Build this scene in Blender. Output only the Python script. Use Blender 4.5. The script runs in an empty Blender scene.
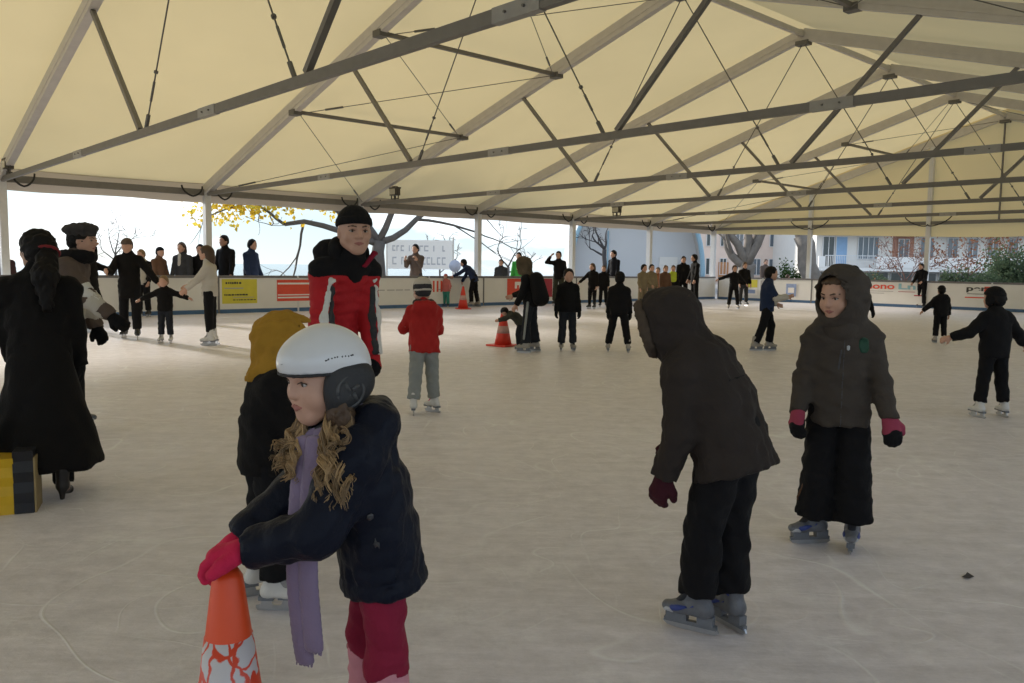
import bpy, bmesh, math, random
import numpy as np
from mathutils import Vector, Matrix

R = math.radians
scene = bpy.context.scene
COL = scene.collection

# ------------------------------------------------------------------ camera, sky, sun, exposure
CAM_H, FOCAL, PITCH, ROLL = 1.35, 816.3, 0.0913, 0.0129      # FOCAL in pixels of a 1024 px wide frame
cam = bpy.data.cameras.new('camera')
cam.sensor_width = 36.0
cam.lens = FOCAL / 1024 * 36
cam.clip_start, cam.clip_end = 0.05, 9000
cam_ob = bpy.data.objects.new('camera', cam)
COL.objects.link(cam_ob)
cam_ob.matrix_world = Matrix.Translation((0, 0, CAM_H)) @ Matrix.Rotation(math.pi / 2 - PITCH, 4, 'X') @ Matrix.Rotation(ROLL, 4, 'Z')
scene.camera = cam_ob

SUN_DIR = Vector((-0.74, 0.67, 0)).normalized()               # horizontal direction towards the sun
SUN_EL = R(15)
SUN_STRENGTH, SKY_STRENGTH, EXPOSURE = 1.8, 0.13, 1.58
world = bpy.data.worlds.new('World')
scene.world = world
world.use_nodes = True
wn, wl = world.node_tree.nodes, world.node_tree.links
wn.clear()
w_out = wn.new('ShaderNodeOutputWorld')
w_bg = wn.new('ShaderNodeBackground')
w_bg.inputs['Strength'].default_value = SKY_STRENGTH
w_sky = wn.new('ShaderNodeTexSky')
w_sky.sky_type = 'NISHITA'
w_sky.sun_disc = False
w_sky.sun_elevation = SUN_EL
w_sky.sun_rotation = math.atan2(SUN_DIR.x, SUN_DIR.y)
w_sky.altitude = 400
w_sky.dust_density = 0.2
w_sky.ozone_density = 1.5
w_tc = wn.new('ShaderNodeTexCoord')
w_map = wn.new('ShaderNodeMapping')
w_map.inputs['Scale'].default_value = (1.0, 1.0, 3.2)
w_no = wn.new('ShaderNodeTexNoise')
w_no.inputs['Scale'].default_value = 4.5
w_no.inputs['Detail'].default_value = 6
w_ramp = wn.new('ShaderNodeValToRGB')
w_ramp.color_ramp.elements[0].position = 0.47
w_ramp.color_ramp.elements[1].position = 0.66
w_mix = wn.new('ShaderNodeMix')
w_mix.data_type = 'RGBA'
w_mix.inputs['B'].default_value = (5.6, 5.7, 5.8, 1)          # thin bright cloud
wl.new(w_tc.outputs['Generated'], w_map.inputs['Vector'])
wl.new(w_map.outputs['Vector'], w_no.inputs['Vector'])
wl.new(w_no.outputs['Fac'], w_ramp.inputs['Fac'])
wl.new(w_ramp.outputs['Color'], w_mix.inputs['Factor'])
# pale haze towards the horizon, the same all round
w_sep = wn.new('ShaderNodeSeparateXYZ')
w_hz = wn.new('ShaderNodeMapRange')
w_hz.inputs['From Min'].default_value = 0.05
w_hz.inputs['From Max'].default_value = 0.45
w_hz.inputs['To Min'].default_value = 0.92
w_hz.inputs['To Max'].default_value = 0.15
w_haze = wn.new('ShaderNodeMix')
w_haze.data_type = 'RGBA'
w_haze.inputs['B'].default_value = (1.65, 2.1, 2.5, 1)
wl.new(w_tc.outputs['Generated'], w_sep.inputs['Vector'])
wl.new(w_sep.outputs['Z'], w_hz.inputs['Value'])
wl.new(w_hz.outputs['Result'], w_haze.inputs['Factor'])
wl.new(w_sky.outputs['Color'], w_haze.inputs['A'])
wl.new(w_haze.outputs['Result'], w_mix.inputs['A'])
wl.new(w_mix.outputs['Result'], w_bg.inputs['Color'])
wl.new(w_bg.outputs['Background'], w_out.inputs['Surface'])

sun = bpy.data.lights.new('sun', 'SUN')
sun.energy = SUN_STRENGTH
sun.angle = R(4.0)
sun.color = (1.0, 0.93, 0.82)
sun_ob = bpy.data.objects.new('sun', sun)
COL.objects.link(sun_ob)
to_sun = SUN_DIR * math.cos(SUN_EL) + Vector((0, 0, math.sin(SUN_EL)))
sun_ob.rotation_euler = to_sun.to_track_quat('Z', 'Y').to_euler()
sun_ob.location = (-20, 40, 30)

vs = scene.view_settings
vs.view_transform = 'Standard'
vs.look = 'None'
vs.gamma = 1.0
vs.use_curve_mapping = False
vs.exposure = EXPOSURE
scene.render.engine = 'CYCLES'
scene.cycles.use_denoising = True
scene.cycles.max_bounces = 7
scene.cycles.diffuse_bounces = 4
scene.cycles.adaptive_threshold = 0.02
scene.cycles.caustics_reflective = False
scene.cycles.caustics_refractive = False

rng = random.Random(7)

# ------------------------------------------------------------------ helpers: pixels, tags, meshes, materials
def ray(px, py):
    u, v = px - 512, py - 341.5
    c, s = math.cos(ROLL), math.sin(ROLL)
    x, y = (c * u + s * v) / FOCAL, (-s * u + c * v) / FOCAL
    return Vector((x, math.cos(PITCH) - y * math.sin(PITCH), -math.sin(PITCH) - y * math.cos(PITCH)))

def at(px, py, depth):
    d = ray(px, py)
    return Vector((0, 0, CAM_H)) + d * (depth / d.y)

def ground(px, py, z=0.0):
    d = ray(px, py)
    return Vector((0, 0, CAM_H)) + d * ((z - CAM_H) / d.z)

def tag(o, label=None, cat=None, group=None, kind=None):
    if label: o['label'] = label
    if cat: o['category'] = cat
    if group: o['group'] = group
    if kind: o['kind'] = kind
    return o

def empty(name, loc=(0, 0, 0), rz=0.0):
    o = bpy.data.objects.new(name, None)
    o.empty_display_size = 0.2
    COL.objects.link(o)
    o.location = loc
    o.rotation_euler = (0, 0, rz)
    return o

def link(name, me, parent=None, mat=None):
    o = bpy.data.objects.new(name, me)
    COL.objects.link(o)
    if parent is not None: o.parent = parent
    if mat is not None:
        me.materials.clear()
        me.materials.append(mat)
    return o

def mesh_np(name, verts, faces, smooth=True):
    """verts (N,3), faces (M,k) arrays with constant k"""
    me = bpy.data.meshes.new(name)
    verts = np.asarray(verts, np.float32)
    faces = np.asarray(faces, np.int32)
    n, k = faces.shape
    me.vertices.add(len(verts))
    me.vertices.foreach_set('co', verts.ravel())
    me.loops.add(n * k)
    me.loops.foreach_set('vertex_index', faces.ravel())
    me.polygons.add(n)
    me.polygons.foreach_set('loop_start', np.arange(0, n * k, k, dtype=np.int32))
    me.polygons.foreach_set('loop_total', np.full(n, k, np.int32))
    me.polygons.foreach_set('use_smooth', np.full(n, smooth, bool))
    me.update(calc_edges=True)
    return me

class MB:
    """collects boxes, tubes and prisms into one mesh"""
    def __init__(self): self.v, self.f = [], []
    def add(self, vs_, fs):
        n = len(self.v)
        self.v += [tuple(p) for p in vs_]
        self.f += [tuple(i + n for i in f) for f in fs]
        return self
    def box(self, lo, hi):
        x0, y0, z0 = lo; x1, y1, z1 = hi
        return self.add([(x0,y0,z0),(x1,y0,z0),(x1,y1,z0),(x0,y1,z0),(x0,y0,z1),(x1,y0,z1),(x1,y1,z1),(x0,y1,z1)],
                        [(0,3,2,1),(4,5,6,7),(0,1,5,4),(1,2,6,5),(2,3,7,6),(3,0,4,7)])
    def bar(self, a, b, w, h, up=(0, 0, 1)):
        """box beam from a to b, w across, h along up"""
        a, b = Vector(a), Vector(b)
        d = (b - a).normalized()
        s = d.cross(Vector(up))
        if s.length < 1e-4: s = d.cross(Vector((1, 0, 0)))
        s.normalize(); u = s.cross(d).normalized()
        s *= w / 2; u *= h / 2
        q = [a - s - u, a + s - u, a + s + u, a - s + u, b - s - u, b + s - u, b + s + u, b - s + u]
        return self.add(q, [(0,1,2,3),(7,6,5,4),(0,4,5,1),(1,5,6,2),(2,6,7,3),(3,7,4,0)])
    def tube(self, pts, r, n=8, caps=True):
        pts = [Vector(p) for p in pts]
        rs = r if isinstance(r, (list, tuple)) else [r] * len(pts)
        rings = []
        ref = None
        for i, p in enumerate(pts):
            d = (pts[min(i + 1, len(pts) - 1)] - pts[max(i - 1, 0)])
            if d.length < 1e-9: d = Vector((0, 0, 1))
            d.normalize()
            if ref is None:
                ref = d.cross(Vector((0, 0, 1)))
                if ref.length < 1e-3: ref = d.cross(Vector((1, 0, 0)))
            ref = (ref - d * ref.dot(d))
            if ref.length < 1e-6: ref = d.orthogonal()
            ref.normalize()
            u = d.cross(ref)
            rings.append([p + (ref * math.cos(2 * math.pi * k / n) + u * math.sin(2 * math.pi * k / n)) * rs[i] for k in range(n)])
        vs_ = [q for rg in rings for q in rg]
        fs = []
        for i in range(len(pts) - 1):
            for k in range(n):
                k2 = (k + 1) % n
                fs.append((i * n + k, i * n + k2, (i + 1) * n + k2, (i + 1) * n + k))
        if caps:
            fs.append(tuple(reversed(range(n))))
            fs.append(tuple((len(pts) - 1) * n + k for k in range(n)))
        return self.add(vs_, fs)
    def lathe(self, prof, n=32, c=(0, 0, 0)):
        vs_ = []
        for r, z in prof:
            for k in range(n):
                a = 2 * math.pi * k / n
                vs_.append((c[0] + r * math.cos(a), c[1] + r * math.sin(a), c[2] + z))
        fs = []
        for i in range(len(prof) - 1):
            for k in range(n):
                k2 = (k + 1) % n
                fs.append((i * n + k, i * n + k2, (i + 1) * n + k2, (i + 1) * n + k))
        fs.append(tuple(reversed(range(n))))
        fs.append(tuple((len(prof) - 1) * n + k for k in range(n)))
        return self.add(vs_, fs)
    def build(self, name, mat, parent=None, smooth=False):
        me = bpy.data.meshes.new(name)
        me.from_pydata(self.v, [], self.f)
        if smooth: me.polygons.foreach_set('use_smooth', [True] * len(me.polygons))
        me.update()
        return link(name, me, parent, mat)

MATS = {}
def mat(name, col, rough=0.7, var=0.12, scale=14.0, bump=0.0, bscale=60.0, metal=0.0, spec=0.4, sheen=0.0, coat=0.0, emit=None):
    """plain principled material whose colour and relief vary with noise"""
    if name in MATS: return MATS[name]
    m = bpy.data.materials.new(name)
    m.use_nodes = True
    nt = m.node_tree
    b = nt.nodes['Principled BSDF']
    b.inputs['Roughness'].default_value = rough
    b.inputs['Metallic'].default_value = metal
    b.inputs['Specular IOR Level'].default_value = spec
    b.inputs['Sheen Weight'].default_value = sheen
    b.inputs['Coat Weight'].default_value = coat
    tc = nt.nodes.new('ShaderNodeTexCoord')
    no = nt.nodes.new('ShaderNodeTexNoise')
    no.inputs['Scale'].default_value = scale
    no.inputs['Detail'].default_value = 5
    mx = nt.nodes.new('ShaderNodeMix')
    mx.data_type = 'RGBA'
    mx.inputs['A'].default_value = tuple(max(0, c * (1 - var)) for c in col) + (1,)
    mx.inputs['B'].default_value = tuple(min(1, c * (1 + var)) for c in col) + (1,)
    nt.links.new(tc.outputs['Object'], no.inputs['Vector'])
    nt.links.new(no.outputs['Fac'], mx.inputs['Factor'])
    nt.links.new(mx.outputs['Result'], b.inputs['Base Color'])
    if bump:
        n2 = nt.nodes.new('ShaderNodeTexNoise')
        n2.inputs['Scale'].default_value = bscale
        n2.inputs['Detail'].default_value = 4
        bp = nt.nodes.new('ShaderNodeBump')
        bp.inputs['Strength'].default_value = bump
        bp.inputs['Distance'].default_value = 0.01
        nt.links.new(tc.outputs['Object'], n2.inputs['Vector'])
        nt.links.new(n2.outputs['Fac'], bp.inputs['Height'])
        nt.links.new(bp.outputs['Normal'], b.inputs['Normal'])
    MATS[name] = m
    return m

def cloth(name, col, rough=0.85, sheen=0.02, var=0.2):
    return mat(name, col, rough, var=var, scale=9, bump=0.35, bscale=70, sheen=sheen, spec=0.12)

def text(name, s, size, m, parent, mw, align='CENTER', sx=1.0, bold=0.0):
    cu = bpy.data.curves.new(name, 'FONT')
    cu.body = s
    cu.size = size
    cu.align_x = align
    cu.align_y = 'CENTER'
    cu.offset = bold
    cu.extrude = 0.001
    tmp = bpy.data.objects.new(name, cu)
    me = bpy.data.meshes.new_from_object(tmp)
    bpy.data.objects.remove(tmp)
    for v in me.vertices: v.co.x *= sx
    o = link(name, me, parent, m)
    o.matrix_local = mw
    return o

# ------------------------------------------------------------------ tent frame coordinates
PHI = 0.8311
C0 = Vector((-11.73, 18.93, 0))
AX = Vector((math.sin(PHI), math.cos(PHI), 0))               # along the tent
BX = Vector((math.cos(PHI), -math.sin(PHI), 0))              # across it, from the far long side to the near one
BAY, HE, HA = 4.741, 3.19, 6.77
W = BAY * 5
N0, N1 = -3, 6
def T(n, s, z): 
    p = C0 + AX * (n * BAY) + BX * s
    return Vector((p.x, p.y, z))

# ------------------------------------------------------------------ materials of the setting
def mat_ice():
    m = bpy.data.materials.new('ice'); m.use_nodes = True
    nt = m.node_tree; L = nt.links; b = nt.nodes['Principled BSDF']
    N = nt.nodes.new
    geo = N('ShaderNodeNewGeometry')
    def noise(scale, detail=5, rough=0.55, dist=0.0, vec=None, mapscale=None, rot=0):
        n = N('ShaderNodeTexNoise')
        n.inputs['Scale'].default_value = scale; n.inputs['Detail'].default_value = detail
        n.inputs['Roughness'].default_value = rough; n.inputs['Distortion'].default_value = dist
        src = vec or geo.outputs['Position']
        if mapscale:
            mp = N('ShaderNodeMapping'); mp.inputs['Scale'].default_value = mapscale; mp.inputs['Rotation'].default_value = (0, 0, rot)
            L.new(src, mp.inputs['Vector']); src = mp.outputs['Vector']
        L.new(src, n.inputs['Vector'])
        return n
    def ramp(src, p0, p1, c0=0.0, c1=1.0):
        r = N('ShaderNodeMapRange'); r.inputs['From Min'].default_value = p0; r.inputs['From Max'].default_value = p1
        r.inputs['To Min'].default_value = c0; r.inputs['To Max'].default_value = c1
        L.new(src, r.inputs['Value']); return r.outputs['Result']
    def mth(op, a, b_):
        x = N('ShaderNodeMath'); x.operation = op
        for i, q in enumerate((a, b_)):
            if isinstance(q, (int, float)): x.inputs[i].default_value = q
            else: L.new(q, x.inputs[i])
        return x.outputs[0]
    # thin curved skate cuts: narrow bands round the iso-lines of smooth warped noise
    def cuts(scale, dist, width, rot, ms, mask_scale):
        n = noise(scale, 1.5, 0.4, dist, mapscale=ms, rot=rot)
        k = mth('MULTIPLY', n.outputs['Fac'], 9.0)
        fr = mth('PINGPONG', k, 0.5)
        c = ramp(fr, 0.0, width, 1.0, 0.0)
        mk = noise(mask_scale, 2)
        return mth('MULTIPLY', c, ramp(mk.outputs['Fac'], 0.48, 0.62))
    c1 = cuts(0.55, 0.3, 0.022, 0.3, (1, 1, 1), 0.9)
    c2 = cuts(0.9, 0.5, 0.03, 1.1, (1, 0.6, 1), 1.4)
    c3 = cuts(1.7, 0.2, 0.04, 2.2, (0.5, 1, 1), 2.1)
    cut = mth('MAXIMUM', mth('MAXIMUM', c1, c2), mth('MULTIPLY', c3, 0.7))
    broad = noise(0.22, 4)
    mid = noise(2.2, 6, 0.65)
    fine = noise(34, 4, 0.7)
    sts = [noise(sc_, 6, 0.78, 0.5, mapscale=(0.7, 3.2, 1), rot=rt_).outputs['Fac'] for sc_, rt_ in ((2.3, 0.5), (3.1, -0.6), (2.7, 1.5), (5.0, 2.3))]
    st = mth('MULTIPLY', mth('ADD', mth('ADD', sts[0], sts[1]), mth('ADD', sts[2], sts[3])), 0.25)
    st = ramp(st, 0.36, 0.64, 0.22, 0.78)
    snow = mth('MULTIPLY', ramp(mid.outputs['Fac'], 0.52, 0.72), ramp(fine.outputs['Fac'], 0.35, 0.65))
    mott = noise(7.0, 8, 0.75)
    f = mth('ADD', mth('ADD', mth('MULTIPLY', st, 0.45), mth('MULTIPLY', mott.outputs['Fac'], 0.45)), mth('MULTIPLY', broad.outputs['Fac'], 0.25))
    mx = N('ShaderNodeMix'); mx.data_type = 'RGBA'
    mx.inputs['A'].default_value = (0.52, 0.485, 0.51, 1); mx.inputs['B'].default_value = (0.88, 0.83, 0.87, 1)
    L.new(ramp(f, 0.40, 0.75), mx.inputs['Factor'])
    mx2 = N('ShaderNodeMix'); mx2.data_type = 'RGBA'; mx2.inputs['B'].default_value = (0.92, 0.92, 0.92, 1)
    L.new(mx.outputs['Result'], mx2.inputs['A'])
    L.new(mth('MINIMUM', mth('ADD', mth('MULTIPLY', cut, 0.60), mth('MULTIPLY', snow, 0.50)), 0.8), mx2.inputs['Factor'])
    L.new(mx2.outputs['Result'], b.inputs['Base Color'])
    b.inputs['Specular IOR Level'].default_value = 0.3
    L.new(ramp(st, 0.3, 0.7, 0.30, 0.6), b.inputs['Roughness'])
    bp = N('ShaderNodeBump'); bp.inputs['Strength'].default_value = 0.55; bp.inputs['Distance'].default_value = 0.015
    L.new(mth('ADD', mth('MULTIPLY', st, 0.6), mth('ADD', mth('MULTIPLY', cut, 0.3), mth('MULTIPLY', fine.outputs['Fac'], 0.25))), bp.inputs['Height'])
    L.new(bp.outputs['Normal'], b.inputs['Normal'])
    return m

def mat_membrane(name, col, trans):
    m = bpy.data.materials.new(name); m.use_nodes = True
    nt = m.node_tree; nt.nodes.clear()
    N = nt.nodes.new; L = nt.links
    out = N('ShaderNodeOutputMaterial'); mix = N('ShaderNodeMixShader')
    d = N('ShaderNodeBsdfDiffuse'); t = N('ShaderNodeBsdfTranslucent')
    tc = N('ShaderNodeTexCoord'); no = N('ShaderNodeTexNoise'); no.inputs['Scale'].default_value = 0.5; no.inputs['Detail'].default_value = 5
    mx = N('ShaderNodeMix'); mx.data_type = 'RGBA'
    mx.inputs['A'].default_value = tuple(c * 0.93 for c in col) + (1,); mx.inputs['B'].default_value = tuple(min(1, c * 1.06) for c in col) + (1,)
    L.new(tc.outputs['Object'], no.inputs['Vector']); L.new(no.outputs['Fac'], mx.inputs['Factor'])
    L.new(mx.outputs['Result'], d.inputs['Color']); L.new(mx.outputs['Result'], t.inputs['Color'])
    mix.inputs['Fac'].default_value = trans
    L.new(d.outputs[0], mix.inputs[1]); L.new(t.outputs[0], mix.inputs[2]); L.new(mix.outputs[0], out.inputs['Surface'])
    return m

M_ICE = mat_ice()
M_ROOF = mat_membrane('roof_membrane', (0.84, 0.70, 0.395), 0.23)
M_VAL = mat_membrane('valance_fabric', (0.60, 0.53, 0.45), 0.08)
M_ALU = mat('aluminium', (0.60, 0.57, 0.53), 0.5, metal=0.0, var=0.12, scale=6, bump=0.08, bscale=30)
M_ALU_D = mat('tie_aluminium', (0.19, 0.18, 0.165), 0.5, metal=0.1, var=0.15, scale=8, bump=0.08)
M_SLEEVE = mat('sleeve_aluminium', (0.34, 0.33, 0.31), 0.5, var=0.15)
M_STEEL = mat('galvanised_steel', (0.16, 0.155, 0.145), 0.55, metal=0.3)
M_POST = mat('post_paint', (0.66, 0.66, 0.66), 0.5, var=0.08)
M_BLACK = mat('black_plastic', (0.02, 0.02, 0.021), 0.5)
M_BOARD = mat('board_white', (0.76, 0.74, 0.71), 0.45, var=0.07, scale=2.5, bump=0.05)
M_BLUE = mat('kick_blue', (0.06, 0.13, 0.25), 0.45, var=0.2, scale=4)
M_RAIL = mat('rail_dark', (0.16, 0.15, 0.15), 0.5)

# ------------------------------------------------------------------ ground, ice, lake
def flat(name, z, poly, m, kind='structure'):
    me = bpy.data.meshes.new(name)
    me.from_pydata([(x, y, z) for x, y in poly], [], [tuple(range(len(poly)))])
    return tag(link(name, me, None, m), kind=kind)

M_PAVE = mat('pavement', (0.30, 0.28, 0.26), 0.9, var=0.2, scale=1.2, bump=0.3, bscale=40)
flat('ground', -0.06, [(-400, -300), (500, -300), (500, 600), (-400, 600)], M_PAVE)
ice_poly = [T(N0 + 0.1, 0.53, 0), T(N1 - 0.09, 0.53, 0), T(N1 - 0.09, W - 0.5, 0), T(N0 + 0.1, W - 0.5, 0)]
flat('ice_rink', 0.0, [(p.x, p.y) for p in ice_poly][::-1], M_ICE)
M_LAKE = mat('lake_water', (0.10, 0.16, 0.20), 0.12, var=0.2, scale=0.05, bump=0.25, bscale=0.6, spec=0.5)
lp = [(-4000, 60), (-60, 60), (-18, 95), (10, 140), (60, 300), (900, 3000), (-4000, 3000)]
flat('lake', -0.03, lp, M_LAKE)

# ------------------------------------------------------------------ the tent
tent = empty('event_tent', T(1.5, W / 2, 0))
tag(tent, 'large open-sided frame tent with cream fabric roof and aluminium trusses over the ice', 'tent')
tent_inv = Matrix.Translation(tent.location).inverted()
def tpart(mb, name, m, smooth=False):
    o = mb.build(name, m, tent, smooth)
    o.data.transform(tent_inv)
    return o
def rafter_z(s, off=0.0):
    k = min(s, W - s) / (W / 2)
    return HE + 0.10 + (HA - HE) * k + off

# roof membrane: one panel for each bay and slope, with a shallow sag between the rafters
for n in range(N0, N1):
    for side in (0, 1):
        nu, nv = 10, 12
        vv = []
        for i in range(nu + 1):
            for j in range(nv + 1):
                u = i / nu
                s = (W / 2) * j / nv
                sag = -0.09 * math.sin(math.pi * u) * math.sin(math.pi * min(1, j / nv + 0.12))
                z = rafter_z(s, 0.24 + sag)
                if j == 0: s = -0.22; z -= 0.06
                vv.append(T(n + u * (1.035 if n == N1 - 1 else 1.0), s if side == 0 else W - s, z))
        ff = [(i * (nv + 1) + j, (i + 1) * (nv + 1) + j, (i + 1) * (nv + 1) + j + 1, i * (nv + 1) + j + 1) for i in range(nu) for j in range(nv)]
        o = link('roof_panel', mesh_np('roof_panel', [tuple(tent_inv @ p) for p in vv], ff), tent, M_ROOF)
# trusses
NODE, STRUT = 2.46, 4.55
for n in range(N0, N1 + 1):
    for side in (0, 1):
        S = (lambda s: s) if side == 0 else (lambda s: W - s)
        mb = MB()
        mb.bar(T(n, S(-0.05), HE + 0.09), T(n, S(W / 2), HA + 0.10), 0.15, 0.27)
        r_ = tpart(mb, 'rafter', M_ALU)
        for k in (-0.078, 0.078):                               # keder rails proud of the rafter face
            mb = MB(); mb.bar(T(n + k / BAY, S(0.1), HE + 0.10), T(n + k / BAY, S(W / 2 - 0.1), HA + 0.06), 0.012, 0.05)
            g = tpart(mb, 'keder_rail', M_ALU); g.parent = r_
        # column
        mb = MB(); mb.bar(T(n, S(0), 0.0), T(n, S(0), HE + 0.05), 0.20, 0.16, up=AX)
        mb.bar(T(n, S(0), -0.06), T(n, S(0), 0.02), 0.42, 0.36, up=AX)
        tpart(mb, 'column', M_POST)
        # strut from the rafter down to the tie node
        if n < N1:
            mb = MB(); mb.bar(T(n, S(W / 2 - STRUT), rafter_z(W / 2 - STRUT, -0.13)), T(n, S(W / 2 - NODE), HE + 0.06), 0.07, 0.07)
            tpart(mb, 'strut', M_ALU_D)
            # tension rod with turnbuckle to the ridge
            a, b = T(n, S(W / 2 - NODE + 0.25), HE + 0.05), T(n, S(W / 2), HA - 0.08)
            mb = MB(); mb.tube([a, b], 0.011, 6)
            mb.tube([a.lerp(b, 0.0), a.lerp(b, 0.05)], 0.03, 6)
            mb.tube([a.lerp(b, 0.10), a.lerp(b, 0.17)], 0.018, 6)
            mb.tube([a.lerp(b, 0.20), a.lerp(b, 0.208)], 0.03, 8)
            tpart(mb, 'tension_rod', M_STEEL)
        # eave beam to the next truss and fabric valance below it
        if n < N1:
            mb = MB(); mb.bar(T(n + 0.02, S(0), HE + 0.03), T(n + 0.98, S(0), HE + 0.03), 0.12, 0.16)
            tpart(mb, 'eave_beam', M_ALU_D)
            nu = 14; vv = []; ff = []
            for i in range(nu + 1):
                u = i / nu
                wob = 0.012 * math.sin(u * 23 + n)
                for z, dz in ((HE + 0.30, -0.05), (HE - 0.02, wob), (HE - 0.22 - 0.015 * math.sin(u * 9 + n), wob * 1.6)):
                    vv.append(T(n + u, S(-0.16 + dz), z))
            ff = [(i * 3 + j, (i + 1) * 3 + j, (i + 1) * 3 + j + 1, i * 3 + j + 1) for i in range(nu) for j in range(2)]
            link('valance', mesh_np('valance', [tuple(tent_inv @ p) for p in vv], ff), tent, M_VAL)
        # black cable loops hanging at the column head
        for k, (du, r, dp) in enumerate(((-0.5, 0.30, 0.22), (0.45, 0.26, 0.26))):
            c = T(n, S(0.16), HE + 0.02)
            pts = []
            for q in range(13):
                a = math.pi * q / 12
                p = c + AX * (du - r * math.cos(a)) * (1 if side == 0 else -1) * 0.9 + Vector((0, 0, 0.10 - dp * math.sin(a) + 0.05 * abs(math.cos(a))))
                pts.append(p + BX * 0.05 * (1 if side == 0 else -1) * math.sin(a))
            mb = MB(); mb.tube(pts, 0.024, 6)
            tpart(mb, 'cable_loop', M_BLACK, True)
    # tie beam
    if n < N1:
        mb = MB(); mb.bar(T(n, 0.10, HE), T(n, W - 0.10, HE), 0.065, 0.105)
        c_ = tpart(mb, 'tie_beam', M_ALU_D)
        for s in (W * 0.265, W * 0.5, W * 0.735):
            mb = MB(); mb.bar(T(n, s - 0.25, HE), T(n, s + 0.25, HE), 0.075, 0.115)
            j_ = tpart(mb, 'splice_sleeve', M_SLEEVE); j_.parent = c_
            for k in (-0.1, 0.1):
                mb = MB(); q = T(n, s + k, HE); mb.tube([q - AX * 0.055, q + AX * 0.055], 0.011, 6); b_ = tpart(mb, 'bolt', M_STEEL); b_.parent = c_
    # ridge plate
    mb = MB(); mb.bar(T(n, W / 2 - 0.16, HA - 0.10), T(n, W / 2 + 0.16, HA - 0.10), 0.20, 0.10)
    tpart(mb, 'ridge_plate', M_STEEL)
for n in range(N0, N1):
    mb = MB(); mb.bar(T(n + 0.016, W / 2, HA + 0.10), T(n + 0.984, W / 2, HA + 0.10), 0.09, 0.12)
    tpart(mb, 'ridge_purlin', M_ALU)
# longitudinal purlins and cross-bracing wires in the braced bays
for n in (-2, 1, 5):
    for side in (0, 1):
        S = (lambda s: s) if side == 0 else (lambda s: W - s)
        levels = [0.25, 5.0, 8.4]
        for s in levels[1:]:
            mb = MB(); mb.bar(T(n + 0.02, S(s), rafter_z(s, -0.10)), T(n + 0.98, S(s), rafter_z(s, -0.10)), 0.075, 0.075)
            tpart(mb, 'purlin', M_ALU_D)
            for e in (0.0, 1.0):
                mb = MB(); q = T(n + e, S(s), rafter_z(s, -0.12)); mb.bar(q - BX * 0.12, q + BX * 0.12, 0.20, 0.12)
                tpart(mb, 'bracket', M_STEEL)
        for s0, s1 in ((0.3, 5.0), (5.0, 8.4), (8.4, W / 2 - 0.2)):
            for e in (0, 1):
                a, b = T(n + 0.02 + 0.96 * e, S(s0), rafter_z(s0, -0.13)), T(n + 0.98 - 0.96 * e, S(s1), rafter_z(s1, -0.13))
                mb = MB(); mb.tube([a, b], 0.009, 5)
                mb.tube([a.lerp(b, 0.10), a.lerp(b, 0.17)], 0.024, 6)
                tpart(mb, 'brace_wire', M_STEEL)
# gable: cream panel, posts
def gable(n):
    mid = 10; vv = []; ff = []
    for i in range(2 * mid + 1):
        s = W * i / (2 * mid)
        k = 1 - abs(i - mid) / mid
        zt = rafter_z(s, 0.27)
        zb = HE - 0.20 - 0.36 * min(1, k * 1.05)
        for j in range(7): vv.append(T(n, s, zb + (zt - zb) * j / 6) + AX * (0.10 + 0.02 * math.sin(i * 2.1 + j)))
    ff = [(i * 7 + j, (i + 1) * 7 + j, (i + 1) * 7 + j + 1, i * 7 + j + 1) for i in range(2 * mid) for j in range(6)]
    link('gable_panel', mesh_np('gable_panel', [tuple(tent_inv @ p) for p in vv], ff), tent, M_ROOF)
    for k in range(1, 5):
        s = BAY * k
        mb = MB(); mb.bar(T(n, s, 0), T(n, s, rafter_z(s, -0.13)), 0.16, 0.14, up=AX)
        tpart(mb, 'gable_post', M_POST)
        for du in (-0.42, 0.42):
            c = T(n, s, HE - 0.05); pts = []
            for q in range(13):
                a = math.pi * q / 12
                pts.append(c + BX * (du * (0.5 - 0.5 * math.cos(a)) * 2.0) + Vector((0, 0, 0.32 * (0.5 - 0.5 * math.cos(a)) - 0.16 * math.sin(a))) - AX * 0.12)
            mb = MB(); mb.tube(pts, 0.02, 6); tpart(mb, 'cable_loop', M_BLACK, True)
    mb = MB(); mb.bar(T(n, 0.1, HE), T(n, W - 0.1, HE), 0.10, 0.13); tpart(mb, 'gable_beam', M_ALU_D)
    mb = MB(); mb.tube([T(n, W / 2, HE), T(n, W / 2, HA)], 0.035, 8); tpart(mb, 'king_post', M_ALU_D)
gable(N1)

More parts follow.
